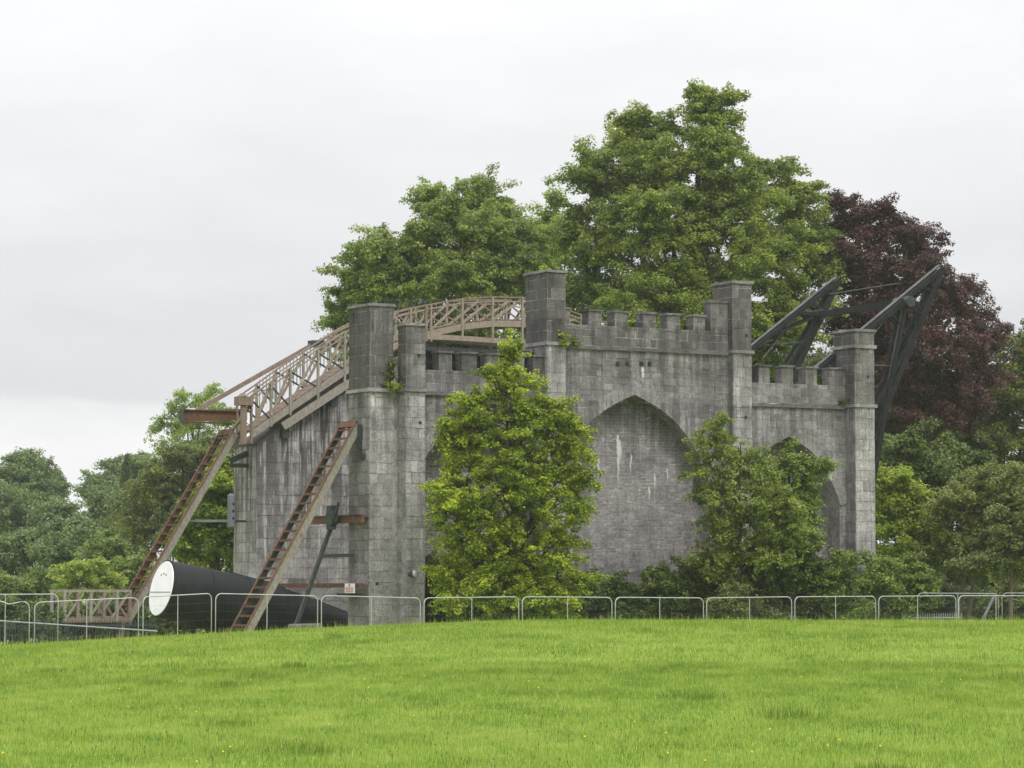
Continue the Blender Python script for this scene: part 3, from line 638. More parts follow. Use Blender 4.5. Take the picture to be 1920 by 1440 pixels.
def build_hoist():
    w = FW+1.0
    a, b = P(342, 780, w), P(462, 777, w)
    th = Thing('hoist_beam', 'rusty iron beam jutting left from the head of the far wall', 'beam', (b[0], w, b[2]))
    th.part('web', MB().beam(a, b, .05, .42), 'rust'); th.part('flange', MB().box(a[0], b[0], w-.13, w+.13, a[2]+.215, a[2]+.25), 'rust'); th.part('flange', MB().box(a[0], b[0], w-.13, w+.13, a[2]-.245, a[2]-.21), 'rust')
    th.part('end_plate', MB().box(a[0]-.06, a[0]-.01, w-.16, w+.16, a[2]-.27, a[2]+.25), 'iron')
    w2 = FW+1.35; a, b, c = P(366, 771, w2), P(585, 646, w2), P(660, 604, w2)
    th = Thing('guide_rail', 'long straight reddish rail sloping above the lattice gallery on the left', 'rail', a)
    th.part('rail', MB().beam(a, b, .10, .17), 'rust_pale'); th.part('rail', MB().beam(b, c, .10, .12), 'rust_pale')
    d, e = P(580, 638, w2), P(612, 636, w2); th.part('end_box', MB().box(d[0], e[0]+.4, w2-.2, w2+.2, d[2]-.22, d[2]), 'iron')
    # slack hoist cable to the ground
    p, q = W(*P(440, 770, w)), at(222, 1088, 116.0); pts = []
    for k in range(13):
        t = k/12; pts.append((lerp(p[0], q[0], t), lerp(p[1], q[1], t), lerp(p[2], q[2], t)-1.0*math.sin(math.pi*t)*.5))
    tb = Thing('hoist_cable', 'thin slack cable running from the gallery end down to the left', 'cable', (q[0], q[1], q[2]), site=False)
    tb.part('cable', MB().tube(pts, .014, 5), 'iron')
build_hoist()

# ------------------------------------------------------------------ stairs
def build_stair(label, w0, w1, ub, ut, zt, strL, strR):
    th = Thing('inclined_stair', label, 'stairs', (ub, (w0+w1)/2, 0), 'long open stairs leaning on the wall ends')
    a = lambda w: (ub, w, -.1); b = lambda w: (ut, w, zt)
    th.part('stringer', MB().beam(a(w0), b(w0), .09, .27), strR); th.part('stringer', MB().beam(a(w1), b(w1), .08, .20), strL)
    th.part('edge_strip', MB().beam((ub-.13, w0-.01, -.02), (ut-.13, w0-.01, zt+.08), .15, .03), 'rust')
    th.part('edge_strip', MB().beam((ub-.10, w1-.01, -.02), (ut-.10, w1-.01, zt+.06), .12, .03), 'rust')
    n = 24
    for k in range(n):
        t = (k+.6)/n; u = lerp(ub, ut, t); z = lerp(0, zt, t)
        th.part('tread', MB().box(u-.13, u+.11, w0+.05, w1-.04, z-.025, z+.02).box(u-.13, u-.11, w0+.05, w1-.04, z-.06, z-.025), 'rust')
    th.part('head_plate', MB().beam((ut-.12, w0-.02, zt+.04), (ut-.12, w1+.02, zt+.04), .06, .24, (.5,0,1)), 'rust')
    return th
s = build_stair('rusty open stair in front of the black tube, leaning on the near wall', 0.80, 2.05, -4.72, -.05, 7.95, 'iron', 'timber_grey')
s.part('head_bracket', MB().box(-.12, .0, .55, .72, 6.9, 7.95).box(-.14, .0, .3, .72, 6.75, 6.9), 'iron')
s = build_stair('rusty open stair rising behind the white tube cover to the far wall', 9.75, 11.05, -5.75, -.8, 8.03, 'rust', 'timber_grey')
s.part('head_bracket', MB().box(-.75, -.02, 10.2, 10.45, 6.75, 6.9).beam((-.75, 10.3, 7.0), (-.05, 10.3, 7.3), .15, .22), 'iron')

# ------------------------------------------------------------------ telescope tube
def build_tube():
    M0 = Vector((-5.57, 5.5, 2.13)); ax = Vector((1, 0, -.215)).normalized()
    th = Thing('telescope_tube', 'huge black wooden telescope tube with white round cover, lying between the walls', 'telescope', (-5.57, 5.5, 0))
    side = Vector((0, 1, 0)); up = side.cross(ax) * -1
    if up.z < 0: up = -up
    prof = [(0, 1.03), (.04, 1.05), (.6, 1.06), (1.8, 1.10), (3.3, 1.12), (4.6, 1.04), (6, .90), (7.5, .72), (9.2, .62)]
    mb = MB(); n = 48
    for t, r in prof:
        c = M0+ax*t
        for k in range(n): a = 2*math.pi*k/n; mb.v.append(tuple(c+side*(math.cos(a)*r)+up*(math.sin(a)*r)))
    for i in range(len(prof)-1):
        for k in range(n): mb.f.append((i*n+k, i*n+(k+1)%n, (i+1)*n+(k+1)%n, (i+1)*n+k))
    mb.f.append(tuple((len(prof)-1)*n+k for k in range(n)))
    th.part('barrel', mb, 'black', smooth=True)
    def rad(t):
        for (a, ra), (b, rb) in zip(prof, prof[1:]):
            if a <= t <= b: return lerp(ra, rb, (t-a)/(b-a))
        return .6
    def hoop(t, wd, hgt):
        m_ = MB(); c0 = M0+ax*(t-wd/2); c1 = M0+ax*(t+wd/2); r0 = rad(max(t-wd/2, 0))+hgt; ri = r0-hgt-.01
        for c, r in ((c0, ri), (c0, r0), (c1, r0), (c1, ri)):
            for k in range(n): a = 2*math.pi*k/n; m_.v.append(tuple(c+side*(math.cos(a)*r)+up*(math.sin(a)*r)))
        for i in range(3):
            for k in range(n): m_.f.append((i*n+k, i*n+(k+1)%n, (i+1)*n+(k+1)%n, (i+1)*n+k))
        return m_
    for t in (.06, 1.6, 3.1, 4.6, 6.1): th.part('hoop', hoop(t, .10, .022), 'black', smooth=False)
    disc = MB(); c = M0-ax*.015
    for rr_, off in ((1.0, 0), (.985, .02)):
        for k in range(n): a = 2*math.pi*k/n; disc.v.append(tuple(c-ax*off+side*(math.cos(a)*rr_)+up*(math.sin(a)*rr_)))
    for k in range(n): disc.f.append((k, (k+1)%n, n+(k+1)%n, n+k))
    disc.f.append(tuple(n+k for k in range(n)))
    cov = th.part('mouth_cover', disc, 'white')
    f = lambda x, y, d=.05: M0-ax*d+side*x+up*y           # points on the cover: x to the left in view is +side
    def plate(x0, x1, y0, y1, d0=.036, d1=.045):
        return MB().quadbox([f(x0,y0,d0), f(x1,y0,d0), f(x1,y0,d1), f(x0,y0,d1), f(x0,y1,d0), f(x1,y1,d0), f(x1,y1,d1), f(x0,y1,d1)])
    th.part('seam_bar', plate(-.93, .93, -.16, -.12), 'galv_dull', cov)
    th.part('label_plate', plate(-.10, .08, -.78, -.42), 'sign_white', cov)
    for x in (-.22, 0, .22): th.part('bolt_hole', plate(x-.03, x+.03, .46+(.05 if x == 0 else 0), .52+(.05 if x == 0 else 0)), 'dark', cov)  # dark plates paint the shade of the bolt holes
    # rail and lug on top of the barrel
    p = M0+ax*2.4+up*1.13; q = M0+ax*4.1+up*1.10; th.part('top_rail', MB().beam(p, q, .10, .05), 'iron'); th.part('lug', MB().beam(q, q+ax*.35, .3, .14), 'iron')
build_tube()

# ------------------------------------------------------------------ ironwork at the near end
def build_iron():
    a, b = P(692, 975, -.05), None
    th = Thing('cross_beam', 'short rusty cross beam with a pulley, halfway up between the walls', 'beam', (-.22, 0, 4.6))
    z = P(640, 975, 2)[2]
    th.part('beam', MB().box(-.30, -.16, .05, 4.2, z-.13, z+.13), 'rust'); th.part('flange', MB().box(-.36, -.10, .05, 4.2, z+.132, z+.155), 'rust')
    pu = Thing('pulley_block', 'dark green pulley block hung on the upper rusty beam', 'pulley', (-.45, 2.0, z))
    pu.part('sheave', MB().tube([(-.62, 2.0, z+.05), (-.38, 2.0, z+.05)], .30, 16), 'iron'); pu.part('cheek', MB().box(-.60, -.40, 1.85, 2.25, z-.35, z+.50), 'iron'); pu.part('hook', MB().beam((-.5, 1.7, z+.1), (-.5, 1.45, z+.62), .06, .1), 'iron')
    z2 = P(640, 1098, 2)[2]
    th = Thing('cross_beam', 'long low rusty cross beam with a small sign on it', 'beam', (-.22, 0, z2))
    th.part('beam', MB().box(-.32, -.18, 0.05, 7.6, z2-.08, z2+.08), 'rust')
    th.part('stay', MB().box(-.30, -.20, .0, 2.0, z2-.36, z2-.27), 'iron')
    z3 = P(640, 1042, 2)[2]
    th = Thing('cross_beam', 'thin dark cross beam between the two rusty ones', 'beam', (-.22, 0, z3))
    th.part('beam', MB().box(-.28, -.16, .9, 3.5, z3-.06, z3+.06), 'iron')
    th = Thing('prop', 'dark slanting prop running from the pulley down to the ground', 'prop', (-1.6, 3.2, 0))
    th.part('shaft', MB().beam((-1.75, 2.9, 0), (-.42, 2.1, z-.2), .14, .10), 'iron'); th.part('edge_strip', MB().beam((-1.82, 2.9, 0), (-.49, 2.1, z-.2), .04, .12), 'jib_top')
    # warning sign
    u = -.40; w1, w0 = 1.10, .33; zc = P(672, 1103, .7)[2]; hh = .17
    th = Thing('warning_sign', 'small white sign with a red emblem and red lines of lettering', 'sign', (u, .7, zc))
    th.part('board', MB().box(u-.02, u, w0, w1, zc-hh, zc+hh), 'sign_white')
    def mark(a0, a1, z0, z1): th.part('red_marking', MB().box(u-.026, u-.0205, a0, a1, z0, z1), 'sign_red')
    mark(.66, .78, zc+.06, zc+.15)
    for r_, (n_, z_) in enumerate(((5, zc-.01), (6, zc-.075), (5, zc-.14))):
        for k in range(n_): a0 = w0+.07+k*(.64/n_); mark(a0, a0+.64/n_-.03, z_, z_+.038)
    # round floodlight on the pier
    p = P(776, 1076, -.95)
    th = Thing('floodlight', 'small round floodlight fixed low on the corner pier', 'lamp', p)
    c = Vector(p); d = Vector((.55, -.75, .1)).normalized()
    th.part('housing', MB().tube([c-d*.22, c-d*.12, c, c+d*.02], [.05, .11, .15, .15], 14), 'iron'); th.part('lens', MB().tube([c+d*.02, c+d*.06, c+d*.085], [.135, .11, .05], 14), 'lamp_glass')
    th.part('bracket', MB().beam(c-d*.2, (p[0], -.64, p[2]+.02), .04, .04), 'iron')
    # hanging counterweight at the far wall's end
    p0, p1 = P(434, 992, FW+.9), P(434, 926, FW+.9)
    th = Thing('counterweight', 'grey iron counterweight cylinder with holes, hung on the far wall end', 'weight', p0)
    u, w = p0[0], p0[1]; zs = [p0[2], p0[2]+.08, p1[2]-.08, p1[2]]
    th.part('cylinder', MB().tube([(u, w, zs[0]), (u, w, zs[1]), (u, w, zs[2]), (u, w, zs[3])], [.07, .15, .15, .07], 16), 'canister', smooth=False)
    for k in range(3): zz = lerp(zs[0], zs[3], .3+.2*k); th.part('hole', MB().box(u-.04+.02, u+.06, w-.157, w-.12, zz-.05, zz+.05), 'dark')  # dark boxes on the surface paint the shade in its holes
    th.part('hanger', MB().tube([(u, w, zs[3]), (u, w, zs[3]+.2)], .025, 6), 'iron'); th.part('wall_arm', MB().beam((u, w+.1, zs[0]+.3), (0, w+.1, zs[0]+.3), .06, .08), 'iron')
    p = P(350, 977, FW+1.9); q = P(437, 977, FW+1.9)
    th = Thing('stay_bar', 'thin grey horizontal bar between the far stair and wall', 'bar', q); th.part('bar', MB().beam(p, q, .08, .10), 'galv_dull')
build_iron()
def build_block():
    mb = MB(); a = P(545, 1190, -1.2); b = P(602, 1190, -1.2); z = P(570, 1168, -1.2)[2]
    u0, u1 = a[0], b[0]
    mb.quadbox([(u0,-1.6,-.05),(u1,-1.6,-.05),(u1,-.7,-.05),(u0,-.7,-.05),(u0+.06,-1.52,z-.04),(u1-.1,-1.55,z),(u1-.05,-.76,z-.02),(u0+.1,-.8,z-.03)])
    th = Thing('concrete_block', 'squat weathered concrete block at the foot of the near wall', 'block', ((u0+u1)/2, -1.2, 0)); o = th.part('block', mb, 'concrete')
    bv = o.modifiers.new('bevel', 'BEVEL'); bv.width = .06; bv.segments = 2
build_block()

# ------------------------------------------------------------------ low timber platform on the left
def build_platform():
    w = 8.6; a, b = P(120, 1107, w), P(248, 1107, w); zb = P(183, 1166, w)[2]; zt = a[2]
    th = Thing('timber_platform', 'low pinkish timber lattice platform left of the tube', 'platform', ((a[0]+b[0])/2, w, 0))
    u0, u1 = a[0], b[0]
    for wk in (w, w+1.3):
        th.part('top_rail', MB().box(u0, u1, wk-.05, wk+.05, zt-.06, zt+.03), 'timber_grey'); th.part('bottom_rail', MB().box(u0, u1, wk-.06, wk+.06, zb-.02, zb+.16), 'timber_brown')
        for k in range(6): u = lerp(u0+.06, u1-.06, k/5); th.part('post', MB().box(u-.05, u+.05, wk-.07, wk+.04, zb, zt-.06), 'rust_pale' if k % 2 else 'timber_grey')
        for k in range(3):
            c0, c1 = lerp(u0, u1, k/3), lerp(u0, u1, (k+1)/3); th.part('brace', MB().beam((c0+.1, wk, zb+.1), (c1-.1, wk, zt-.1), .05, .08), 'timber_grey'); th.part('brace', MB().beam((c0+.1, wk+.06, zt-.1), (c1-.1, wk+.06, zb+.1), .05, .08), 'rust_pale')
    for k in range(10): u = lerp(u0, u1, k/10); th.part('floorboard', MB().box(u+.01, u+(u1-u0)/10-.01, w+.08, w+1.22, zb+.16, zb+.20), 'timber_brown')
    for k in range(2):
        for wk in (w, w+1.3): u = lerp(u0+.15, u1-.15, k); th.part('leg', MB().box(u-.07, u+.07, wk-.05, wk+.05, -.1, zb-.02), 'iron')
build_platform()

# ------------------------------------------------------------------ tarred jibs at the far end
def build_jib(label, w, T, B, L1, L2, hub):
    t, b_, l1, l2, h = (P(*q, w) for q in (T, B, L1, L2, hub))
    th = Thing('jib_crane', label, 'crane', (l2[0], w, 0), 'black jibs on the far ends of the two walls')
    V = Vector; t, b_, l1, l2, h = map(V, (t, b_, l1, l2, h)); e = .22
    foot = V((l2.x, w, max(8.0, 0)));
    for s_ in (-1, 1):
        o = V((0, s_*e, 0))
        th.part('upper_chord', MB().beam(t+o, b_+o, .10, .17), 'jib')
        th.part('leg', MB().beam(t+o, l1+o, .13, .22, (1,0,0)), 'jib'); th.part('leg', MB().beam(l1+o, l2+o, .13, .22, (1,0,0)), 'jib')
        low = l2+(l2-l1).normalized()*((l2.z)/max(.2, -(l2-l1).normalized().z)); th.part('leg', MB().beam(l2+o, low+o, .13, .22, (1,0,0)), 'jib')
        th.part('brace', MB().beam(h+o, t.lerp(b_, .45)+o, .12, .16), 'jib'); th.part('brace', MB().beam(h+o, l1+o, .10, .14), 'jib'); th.part('brace', MB().beam(h+o, t.lerp(b_, .8)+o, .08, .08), 'jib')
    th.part('top_plank', MB().beam(t+V((0,0,.16)), b_+V((0,0,.16)), .20, .04), 'jib_top')
    up, lo_ = [t.lerp(b_, k/6*.5) for k in range(7)], [t.lerp(l1, k/6*.5) for k in range(7)]
    for s_ in (-1, 1):
        o = V((0, s_*e, 0))
        for k in range(1, 6): th.part('lattice_bar', MB().beam(up[k]+o, lo_[k+1 if k % 2 else k]+o, .05, .07), 'jib')
        q = V((.42, 0, .0)); th.part('inner_leg', MB().beam(t.lerp(l1, .25)+o, l1+o-q*1.1, .08, .13, (1,0,0)), 'jib')
    n = 7
    for k in range(1, n):
        p = t.lerp(b_, k/n); th.part('cross_tie', MB().beam(p+V((0,-e,0)), p+V((0,e,0)), .10, .10), 'jib')
        q = t.lerp(l1, k/n); th.part('cross_tie', MB().beam(q+V((0,-e,0)), q+V((0,e,0)), .10, .10), 'jib')
    th.part('hub', MB().tube([h+V((0,-.5,0)), h+V((0,.5,0))], .22, 14), 'iron')
    th.part('tie_rod', MB().tube([h, l1.lerp(l2, .7)], .035, 6), 'jib_top'); th.part('tie_rod', MB().tube([t.lerp(b_, .35), b_.lerp(l1, .35)], .03, 6), 'jib_top'); th.part('tie_rod', MB().tube([b_.lerp(t, .1), l1.lerp(t, .3)], .025, 6), 'jib_top')
    return h
h1 = build_jib('tall black jib frame on the near wall, right of its end pier', .85, (1765,503), (1520,704), (1655,765), (1640,850), (1697,566))
h2 = build_jib('smaller-looking black jib frame beyond, left of the end pier', 9.1, (1570,525), (1400,662), (1490,690), (1470,760), (1531,590))
th = Thing('tie_beam', 'dark horizontal tie beam joining the two black jibs', 'beam', tuple(h2)); th.part('beam', MB().beam(h2, h1, .22, .26), 'jib'); th.part('stay_wire', MB().tube([h2+Vector((.6,0,.9)), h1+Vector((-.2,0,.75))], .02, 5), 'jib_top')

# ------------------------------------------------------------------ temporary fencing
def fence_panel(p, q, zt0, zt1, label, h=2.0, mid=True, name='fence_panel', group='temporary mesh fence panels', bend=None, fm='galv'):
    p = np.array(p, float); q = np.array(q, float); L = np.linalg.norm(q-p); d = (q-p)/L
    g0, g1 = float(ground_z(*p)), float(ground_z(*q))
    th = Thing(name, label, 'fence', (p[0], p[1], min(g0, g1)), group, site=False)
    X = lambda t, z: (p[0]+d[0]*t, p[1]+d[1]*t, z)
    zt = lambda t: lerp(zt0, zt1, t/L); zb = lambda t: zt(t)-h
    r = .016; c = .18; pts = [X(.05, zb(0)-.02)]
    for k in range(5): a = math.pi/2*k/4; pts.append(X(.05+c*(1-math.cos(a)), zt(0)-c*(1-math.sin(a))))
    if bend:
        for f_, dz in bend: pts.append(X(L*f_, zt(L*f_)+dz))
    for k in range(5): a = math.pi/2*(1-k/4); pts.append(X(L-.05-c*(1-math.cos(a)), zt(L)-c*(1-math.sin(a))))
    pts.append(X(L-.05, zb(L)-.02)); th.part('frame', MB().tube(pts, r, 7), fm, smooth=True)
    th.part('bottom_rail', MB().tube([X(.06, zb(0)+.15), X(L-.06, zb(L)+.15)], .016, 6), 'galv_dull')
    if mid: th.part('upright', MB().tube([X(L*.5, zb(L*.5)), X(L*.5, zt(L*.5)-.01)], .014, 6), 'galv')
    wr = MB()
    for k in range(1, int(L/.10)):
        t = k*.10
        if .07 < t < L-.07: wr.tube([X(t, zb(t)+.15), X(t, zt(t)-.03)], .0011, 3, False)
    for k in range(1, 8): wr.tube([X(.06, zb(0)+.25*k-.02), X(L-.06, zb(L)+.25*k-.02)], .0016, 3, False)
    th.part('wire_mesh', wr, 'wire', kind='stuff')
    th.part('foot', MB().box(p[0]-.12, p[0]+.12, p[1]-.32, p[1]+.32, g0-.05, g0+.12), 'concrete')
    return th
def build_fence():
    ed = [402,600,792,976,1150,1321,1486,1643,1793,1936]; tp = [1113,1117,1121,1119,1120,1121,1119,1118,1117,1117]
    xy = [((ed[0]-960)/F*92.0, 92.0)]
    for e in ed[1:]:
        k = (e-960)/F; x0, y0 = xy[-1]; lo, hi = y0, y0+3.5
        f = lambda y: math.hypot(k*y-x0, y-y0)-3.5
        best = min((abs(f(y0+i*.01)), y0+i*.01) for i in range(0, 350)); y = best[1]; xy.append((k*y, y))
    words = ['fence panel directly below the stair foot', 'fence panel in front of the corner pier and warning sign', 'fence panel left of the young tree trunk', 'fence panel right of the young tree trunk',
             'fence panel below the bare blind arch', 'fence panel below the golden green tree', 'fence panel below the ivy covered tree', 'fence panel below the far end pier', 'fence panel just right of the far end pier']
    for i in range(len(ed)-1):
        z0 = EYE+(HY-tp[i])/F*xy[i][1]; z1 = EYE+(HY-tp[i+1])/F*xy[i+1][1]
        p, q = np.array(xy[i]), np.array(xy[i+1]); d = (q-p)/np.linalg.norm(q-p)
        fence_panel(p+d*.015, q-d*.015, z0, z1, 'galvanised temporary mesh '+words[i], 2.0)
    # panels on the left, where the line turns
    A = (268-960)/F*89.3, 89.3; B = xy[0]
    fence_panel(A, (B[0]-.03, B[1]-.03), EYE+(HY-1119)/F*89.3, EYE+(HY-1113)/F*92, 'oblique temporary fence panel crossing the white tube cover', 2.0)
    C = (64-960)/F*88.4, 88.4
    fence_panel(C, (A[0]-.05, A[1]), EYE+(HY-1129)/F*88.4, EYE+(HY-1121)/F*89.3, 'sagging temporary fence panel in front of the timber platform', 2.0)
    D_ = (-150-960)/F*88.0, 88.0
    fence_panel(D_, (C[0]-.05, C[1]), EYE+(HY-1122)/F*88.0, EYE+(HY-1128)/F*88.4, 'temporary fence panel with a dented top rail at the left edge', 2.0, True, bend=[(.35,0),(.74,-.02),(.80,-.09),(.86,-.05),(.93,0)])
    E_ = (-90-960)/F*96, 96.; G_ = (114-960)/F*96.5, 96.5
    fence_panel(E_, G_, EYE+(HY-1115)/F*96, EYE+(HY-1114)/F*96.5, 'second row temporary fence panel behind the dented one at left', 2.0)
    H_ = (1716-960)/F*113, 113.; I_ = (1872-960)/F*113.5, 113.5; J_ = (2030-960)/F*114, 114.
    fence_panel(H_, I_, EYE+(HY-1112)/F*113, EYE+(HY-1113)/F*113.5, 'farther temporary fence panel behind the row at right', 2.0, fm='galv_dull')
    fence_panel((I_[0]+.04, I_[1]), J_, EYE+(HY-1112)/F*113.5, EYE+(HY-1113)/F*114, 'farther temporary fence panel cut by the right frame edge', 2.0, fm='galv_dull')
    # blue-grey prop leaning behind the right-hand panels
    a, b = at(1835, 1165, 112), at(1862, 1118, 112); t = Thing('prop', 'slanting blue grey prop behind the right-hand fence panels', 'prop', a, site=False); t.part('pole', MB().tube([(a[0]-.4, a[1], 0), b], .05, 8), 'canister')
    # loose rail lying along the left panels
    a, b = at(-40, 1161, 95.2), at(297, 1183, 93.8); t = Thing('loose_rail', 'loose metal rail slanting along the foot of the left fence', 'rail', a, site=False); t.part('rail', MB().tube([a, b], .022, 7), 'galv_dull')
    # iron park railings, left and right
    def railing(label, p, q, z0, z1, n, mat):
        th = Thing('iron_railing', label, 'railing', (p[0], p[1], 0), site=False)
        for k in range(n+1):
            t = k/n; x, y = lerp(p[0], q[0], t), lerp(p[1], q[1], t); th.part('bar', MB().tube([(x, y, -.1), (x, y, z1-.05), (x, y, z1)], [.018, .018, .004], 6), mat)
        for z in (z0, z1-.18): th.part('rail', MB().beam((p[0], p[1], z), (q[0], q[1], z), .05, .04), mat)
    p = ((-40-960)/F*100, 100.); q = ((292-960)/F*103, 103.); railing('dark iron park railing behind the left fence panels', p, q, .3, EYE+(HY-1163)/F*100, 62, 'iron')
    p = ((1690-960)/F*118, 118.); q = ((1800-960)/F*119, 119.); railing('low pale railing under the bushes at right', p, q, .3, EYE+(HY-1149)/F*118, 26, 'galv_dull')
build_fence()

# ------------------------------------------------------------------ trees and shrubs
def leaf_cloud(centres, radii, counts, L, droop=.25, flat=.75, axes=None):
    """centres (n,3), radii (n,3), leaf count per clump -> one diamond per leaf"""
    idx = np.repeat(np.arange(len(centres)), counts); N = len(idx)
    d = RNG.normal(size=(N, 3)); d /= np.linalg.norm(d, axis=1)[:, None]
    r = RNG.random(N)**.45
    off = d*r[:, None]*radii[idx]
    if axes is not None:                                   # sprays: drawn out along the twig and hanging at the tip
        t = RNG.random(N)*2-1; A = axes[idx]; ln = np.linalg.norm(A, axis=1)
        off = off*np.array([.62, .62, .60])*(1.15-.45*np.abs(t))[:, None]+A*t[:, None]; off[:, 2] -= (.16+droop*.25)*ln*np.clip(t, 0, 1)**2
    pos = centres[idx]+off
    nrm = d*.55+np.array([0, -.12, .75])+RNG.normal(size=(N, 3))*.45; nrm /= np.linalg.norm(nrm, axis=1)[:, None]
    ref = RNG.normal(size=(N, 3)); ref[:, 2] -= droop; ta = ref-nrm*np.sum(ref*nrm, 1)[:, None]; ta /= np.linalg.norm(ta, axis=1)[:, None]+1e-9
    tb = np.cross(nrm, ta); s = L*(.65+.7*RNG.random(N))[:, None]; wd = s*(.30+.12*RNG.random(N))[:, None]
    fold = nrm*s*.10
    v = np.stack([pos-ta*s*.5, pos+tb*wd-fold*.2+ta*s*.02, pos+ta*s*.5-fold, pos-tb*wd-fold*.2+ta*s*.02], 1).reshape(-1, 3)
    return v, np.arange(4*N).reshape(-1, 4), idx, r, N
def tree(name, label, cat, D, lobes, mat, leaf=.16, cover=3.2, clump=.62, bark='bark', trunk_px=None, trunk_r=.28, depth=1.0, group=None, dshift=0, loose=.0, tint=(.5,.17), droop=.25, base_z=None, inner=.5, stems=1, lobe_fill=1.0, sat=4):
    S = F/D; LB = []
    for lb in lobes:
        px, py, rx, rz = lb[:4]; dd = lb[4] if len(lb) > 4 else 0.0
        x, y, z = at(px, py, D+dd); s = (D+dd)/F; LB.append((x, y, z, rx*s, rx*s*depth, rz*s))
    core = list(LB); q = random.Random(int(D*3+lobes[0][0]))
    for (x, y, z, rx, ry, rz) in core:
        for k in range(sat):
            a = q.uniform(0, 6.28); e_ = q.uniform(-.5, 1.2); ce = math.cos(e_); g = q.uniform(.26, .46)
            LB.append((x+math.cos(a)*ce*rx*.95, y+math.sin(a)*ce*ry*.9, z+math.sin(e_)*rz*.95, rx*g, ry*g, rz*g*.8))
    LB = np.array(LB); LB[:len(core), 3:] *= .92 if sat else 1.0; zlow = LB[:, 2].min()
    cx = np.average(LB[:, 0], weights=LB[:, 3]**2) if trunk_px is None else (trunk_px-960)/F*D
    gz = 0.0 if base_z is None else base_z
    th = Thing(name, label, cat, (cx, D, gz), group, site=False)
    C = []; Rr = []; K = []; AX = []; lobe_of = []
    for li, (x, y, z, rx, ry, rz) in enumerate(LB):
        area = 4*math.pi*((rx*ry)**1.6/3+(rx*rz)**1.6/3+(ry*rz)**1.6/3)**(1/1.6)
        n = max(4, int(area/(clump*clump*2.0)*lobe_fill))
        d = RNG.normal(size=(n, 3)); d /= np.linalg.norm(d, axis=1)[:, None]
        ph = RNG.random(4)*6.28; wob = 1+.17*np.sin(3.3*d[:, 0]+ph[0])*np.sin(3.9*d[:, 2]+ph[1])+.15*np.sin(6.1*d[:, 0]+ph[2]+4.7*d[:, 1])*np.cos(5.3*d[:, 2]+ph[3])
        shell = wob*np.where(RNG.random(n) < .76, .72+.30*RNG.random(n)+loose*RNG.random(n), .15+.55*RNG.random(n))
        c = np.array([x, y, z])+d*shell[:, None]*np.array([rx, ry, rz])
        c[:, 2] = np.maximum(c[:, 2], gz+.15)
        r = clump*np.clip(np.exp(RNG.normal(-.15, .38, n)), .35, 1.7); rad = np.stack([r, r, r*.7], 1)
        ax = d*.9+RNG.normal(size=(n, 3))*.45; ax[:, 2] = ax[:, 2]*.55-.05; ax /= np.linalg.norm(ax, axis=1)[:, None]; AX.append(ax*(r*(.7+.8*RNG.random(n)))[:, None])
        C.append(c); Rr.append(rad); K.append(np.maximum(6, (cover*r*r*3.1/(leaf*leaf*.36)*.42).astype(int))); lobe_of += [li]*n
    C = np.concatenate(C); Rr = np.concatenate(Rr); K = np.concatenate(K)
    v, f, idx, r, N = leaf_cloud(C, Rr, K, leaf, droop, axes=np.concatenate(AX))
    lt = RNG.normal(0, .5, len(LB)); ct = RNG.normal(0, .9, len(C))+lt[np.array(lobe_of)]; t = np.clip(tint[0]+tint[1]*.8*ct[idx]+tint[1]*RNG.normal(0, 1, N), 0, .93)
    t = np.where(RNG.random(N) < .012, 1.0, t)
    v = v-np.array([cx, D, gz]); link('crown', np_mesh('crown', v, f, M[mat], t), th.o)
    # trunk, limbs to every lobe, twigs to some of the clumps
    ztop = LB[:, 2].max(); rr = random.Random(int(D*10+cx*7)); stem_mbs = []
    for s_ in range(stems):
        mb = MB(); stem_mbs.append(mb)
        ox = (s_-(stems-1)/2)*.7; tp = []; tr = []; H = ztop-gz; tgt = np.average(LB[:, :3], axis=0, weights=LB[:, 3])
        for k in range(8):
            t_ = k/7; tp.append((lerp(cx+ox*.5, tgt[0]+ox, t_**1.5)+rr.uniform(-.08,.08)*H*.05, lerp(D, tgt[1], t_)+rr.uniform(-.05,.05), gz-.1+t_*H*.9)); tr.append(trunk_r*(1.25 if k == 0 else 1-.85*t_)+.01)
        mb.tube(tp, tr, 8)
        for li, lb in enumerate(LB[:len(core)]):
            if stems > 1 and li % stems != s_: continue
            zst = gz+(lb[2]-gz)*rr.uniform(.45,.7); k = min(6.99, max(0, (zst-gz)/(H*.9)*7)); i0 = int(k); a = Vector(tp[i0]).lerp(Vector(tp[min(i0+1, 7)]), k-i0); b_ = Vector(lb[:3])
            m_ = a.lerp(b_, .5)+Vector((rr.uniform(-.2,.2), rr.uniform(-.2,.2), .12*(b_-a).length)); r0 = trunk_r*.38
            mb.tube([a, a.lerp(m_, .6), m_, m_.lerp(b_, .6), b_], [r0, r0*.8, r0*.6, r0*.4, r0*.2], 6)
    lo = np.array(lobe_of)
    for ci in range(0, len(C), 6):
        lb = LB[lo[ci]]; a = Vector(lb[:3]); b_ = Vector(C[ci]); m_ = a.lerp(b_, .5)+Vector((0, 0, .1)); mb.tube([a, m_, b_], [.022, .016, .008], 4, False)
    for m_ in stem_mbs: link('trunk', m_.mesh('trunk', M[bark], (cx, D, gz), True), th.o)
    return th
NT = [0]
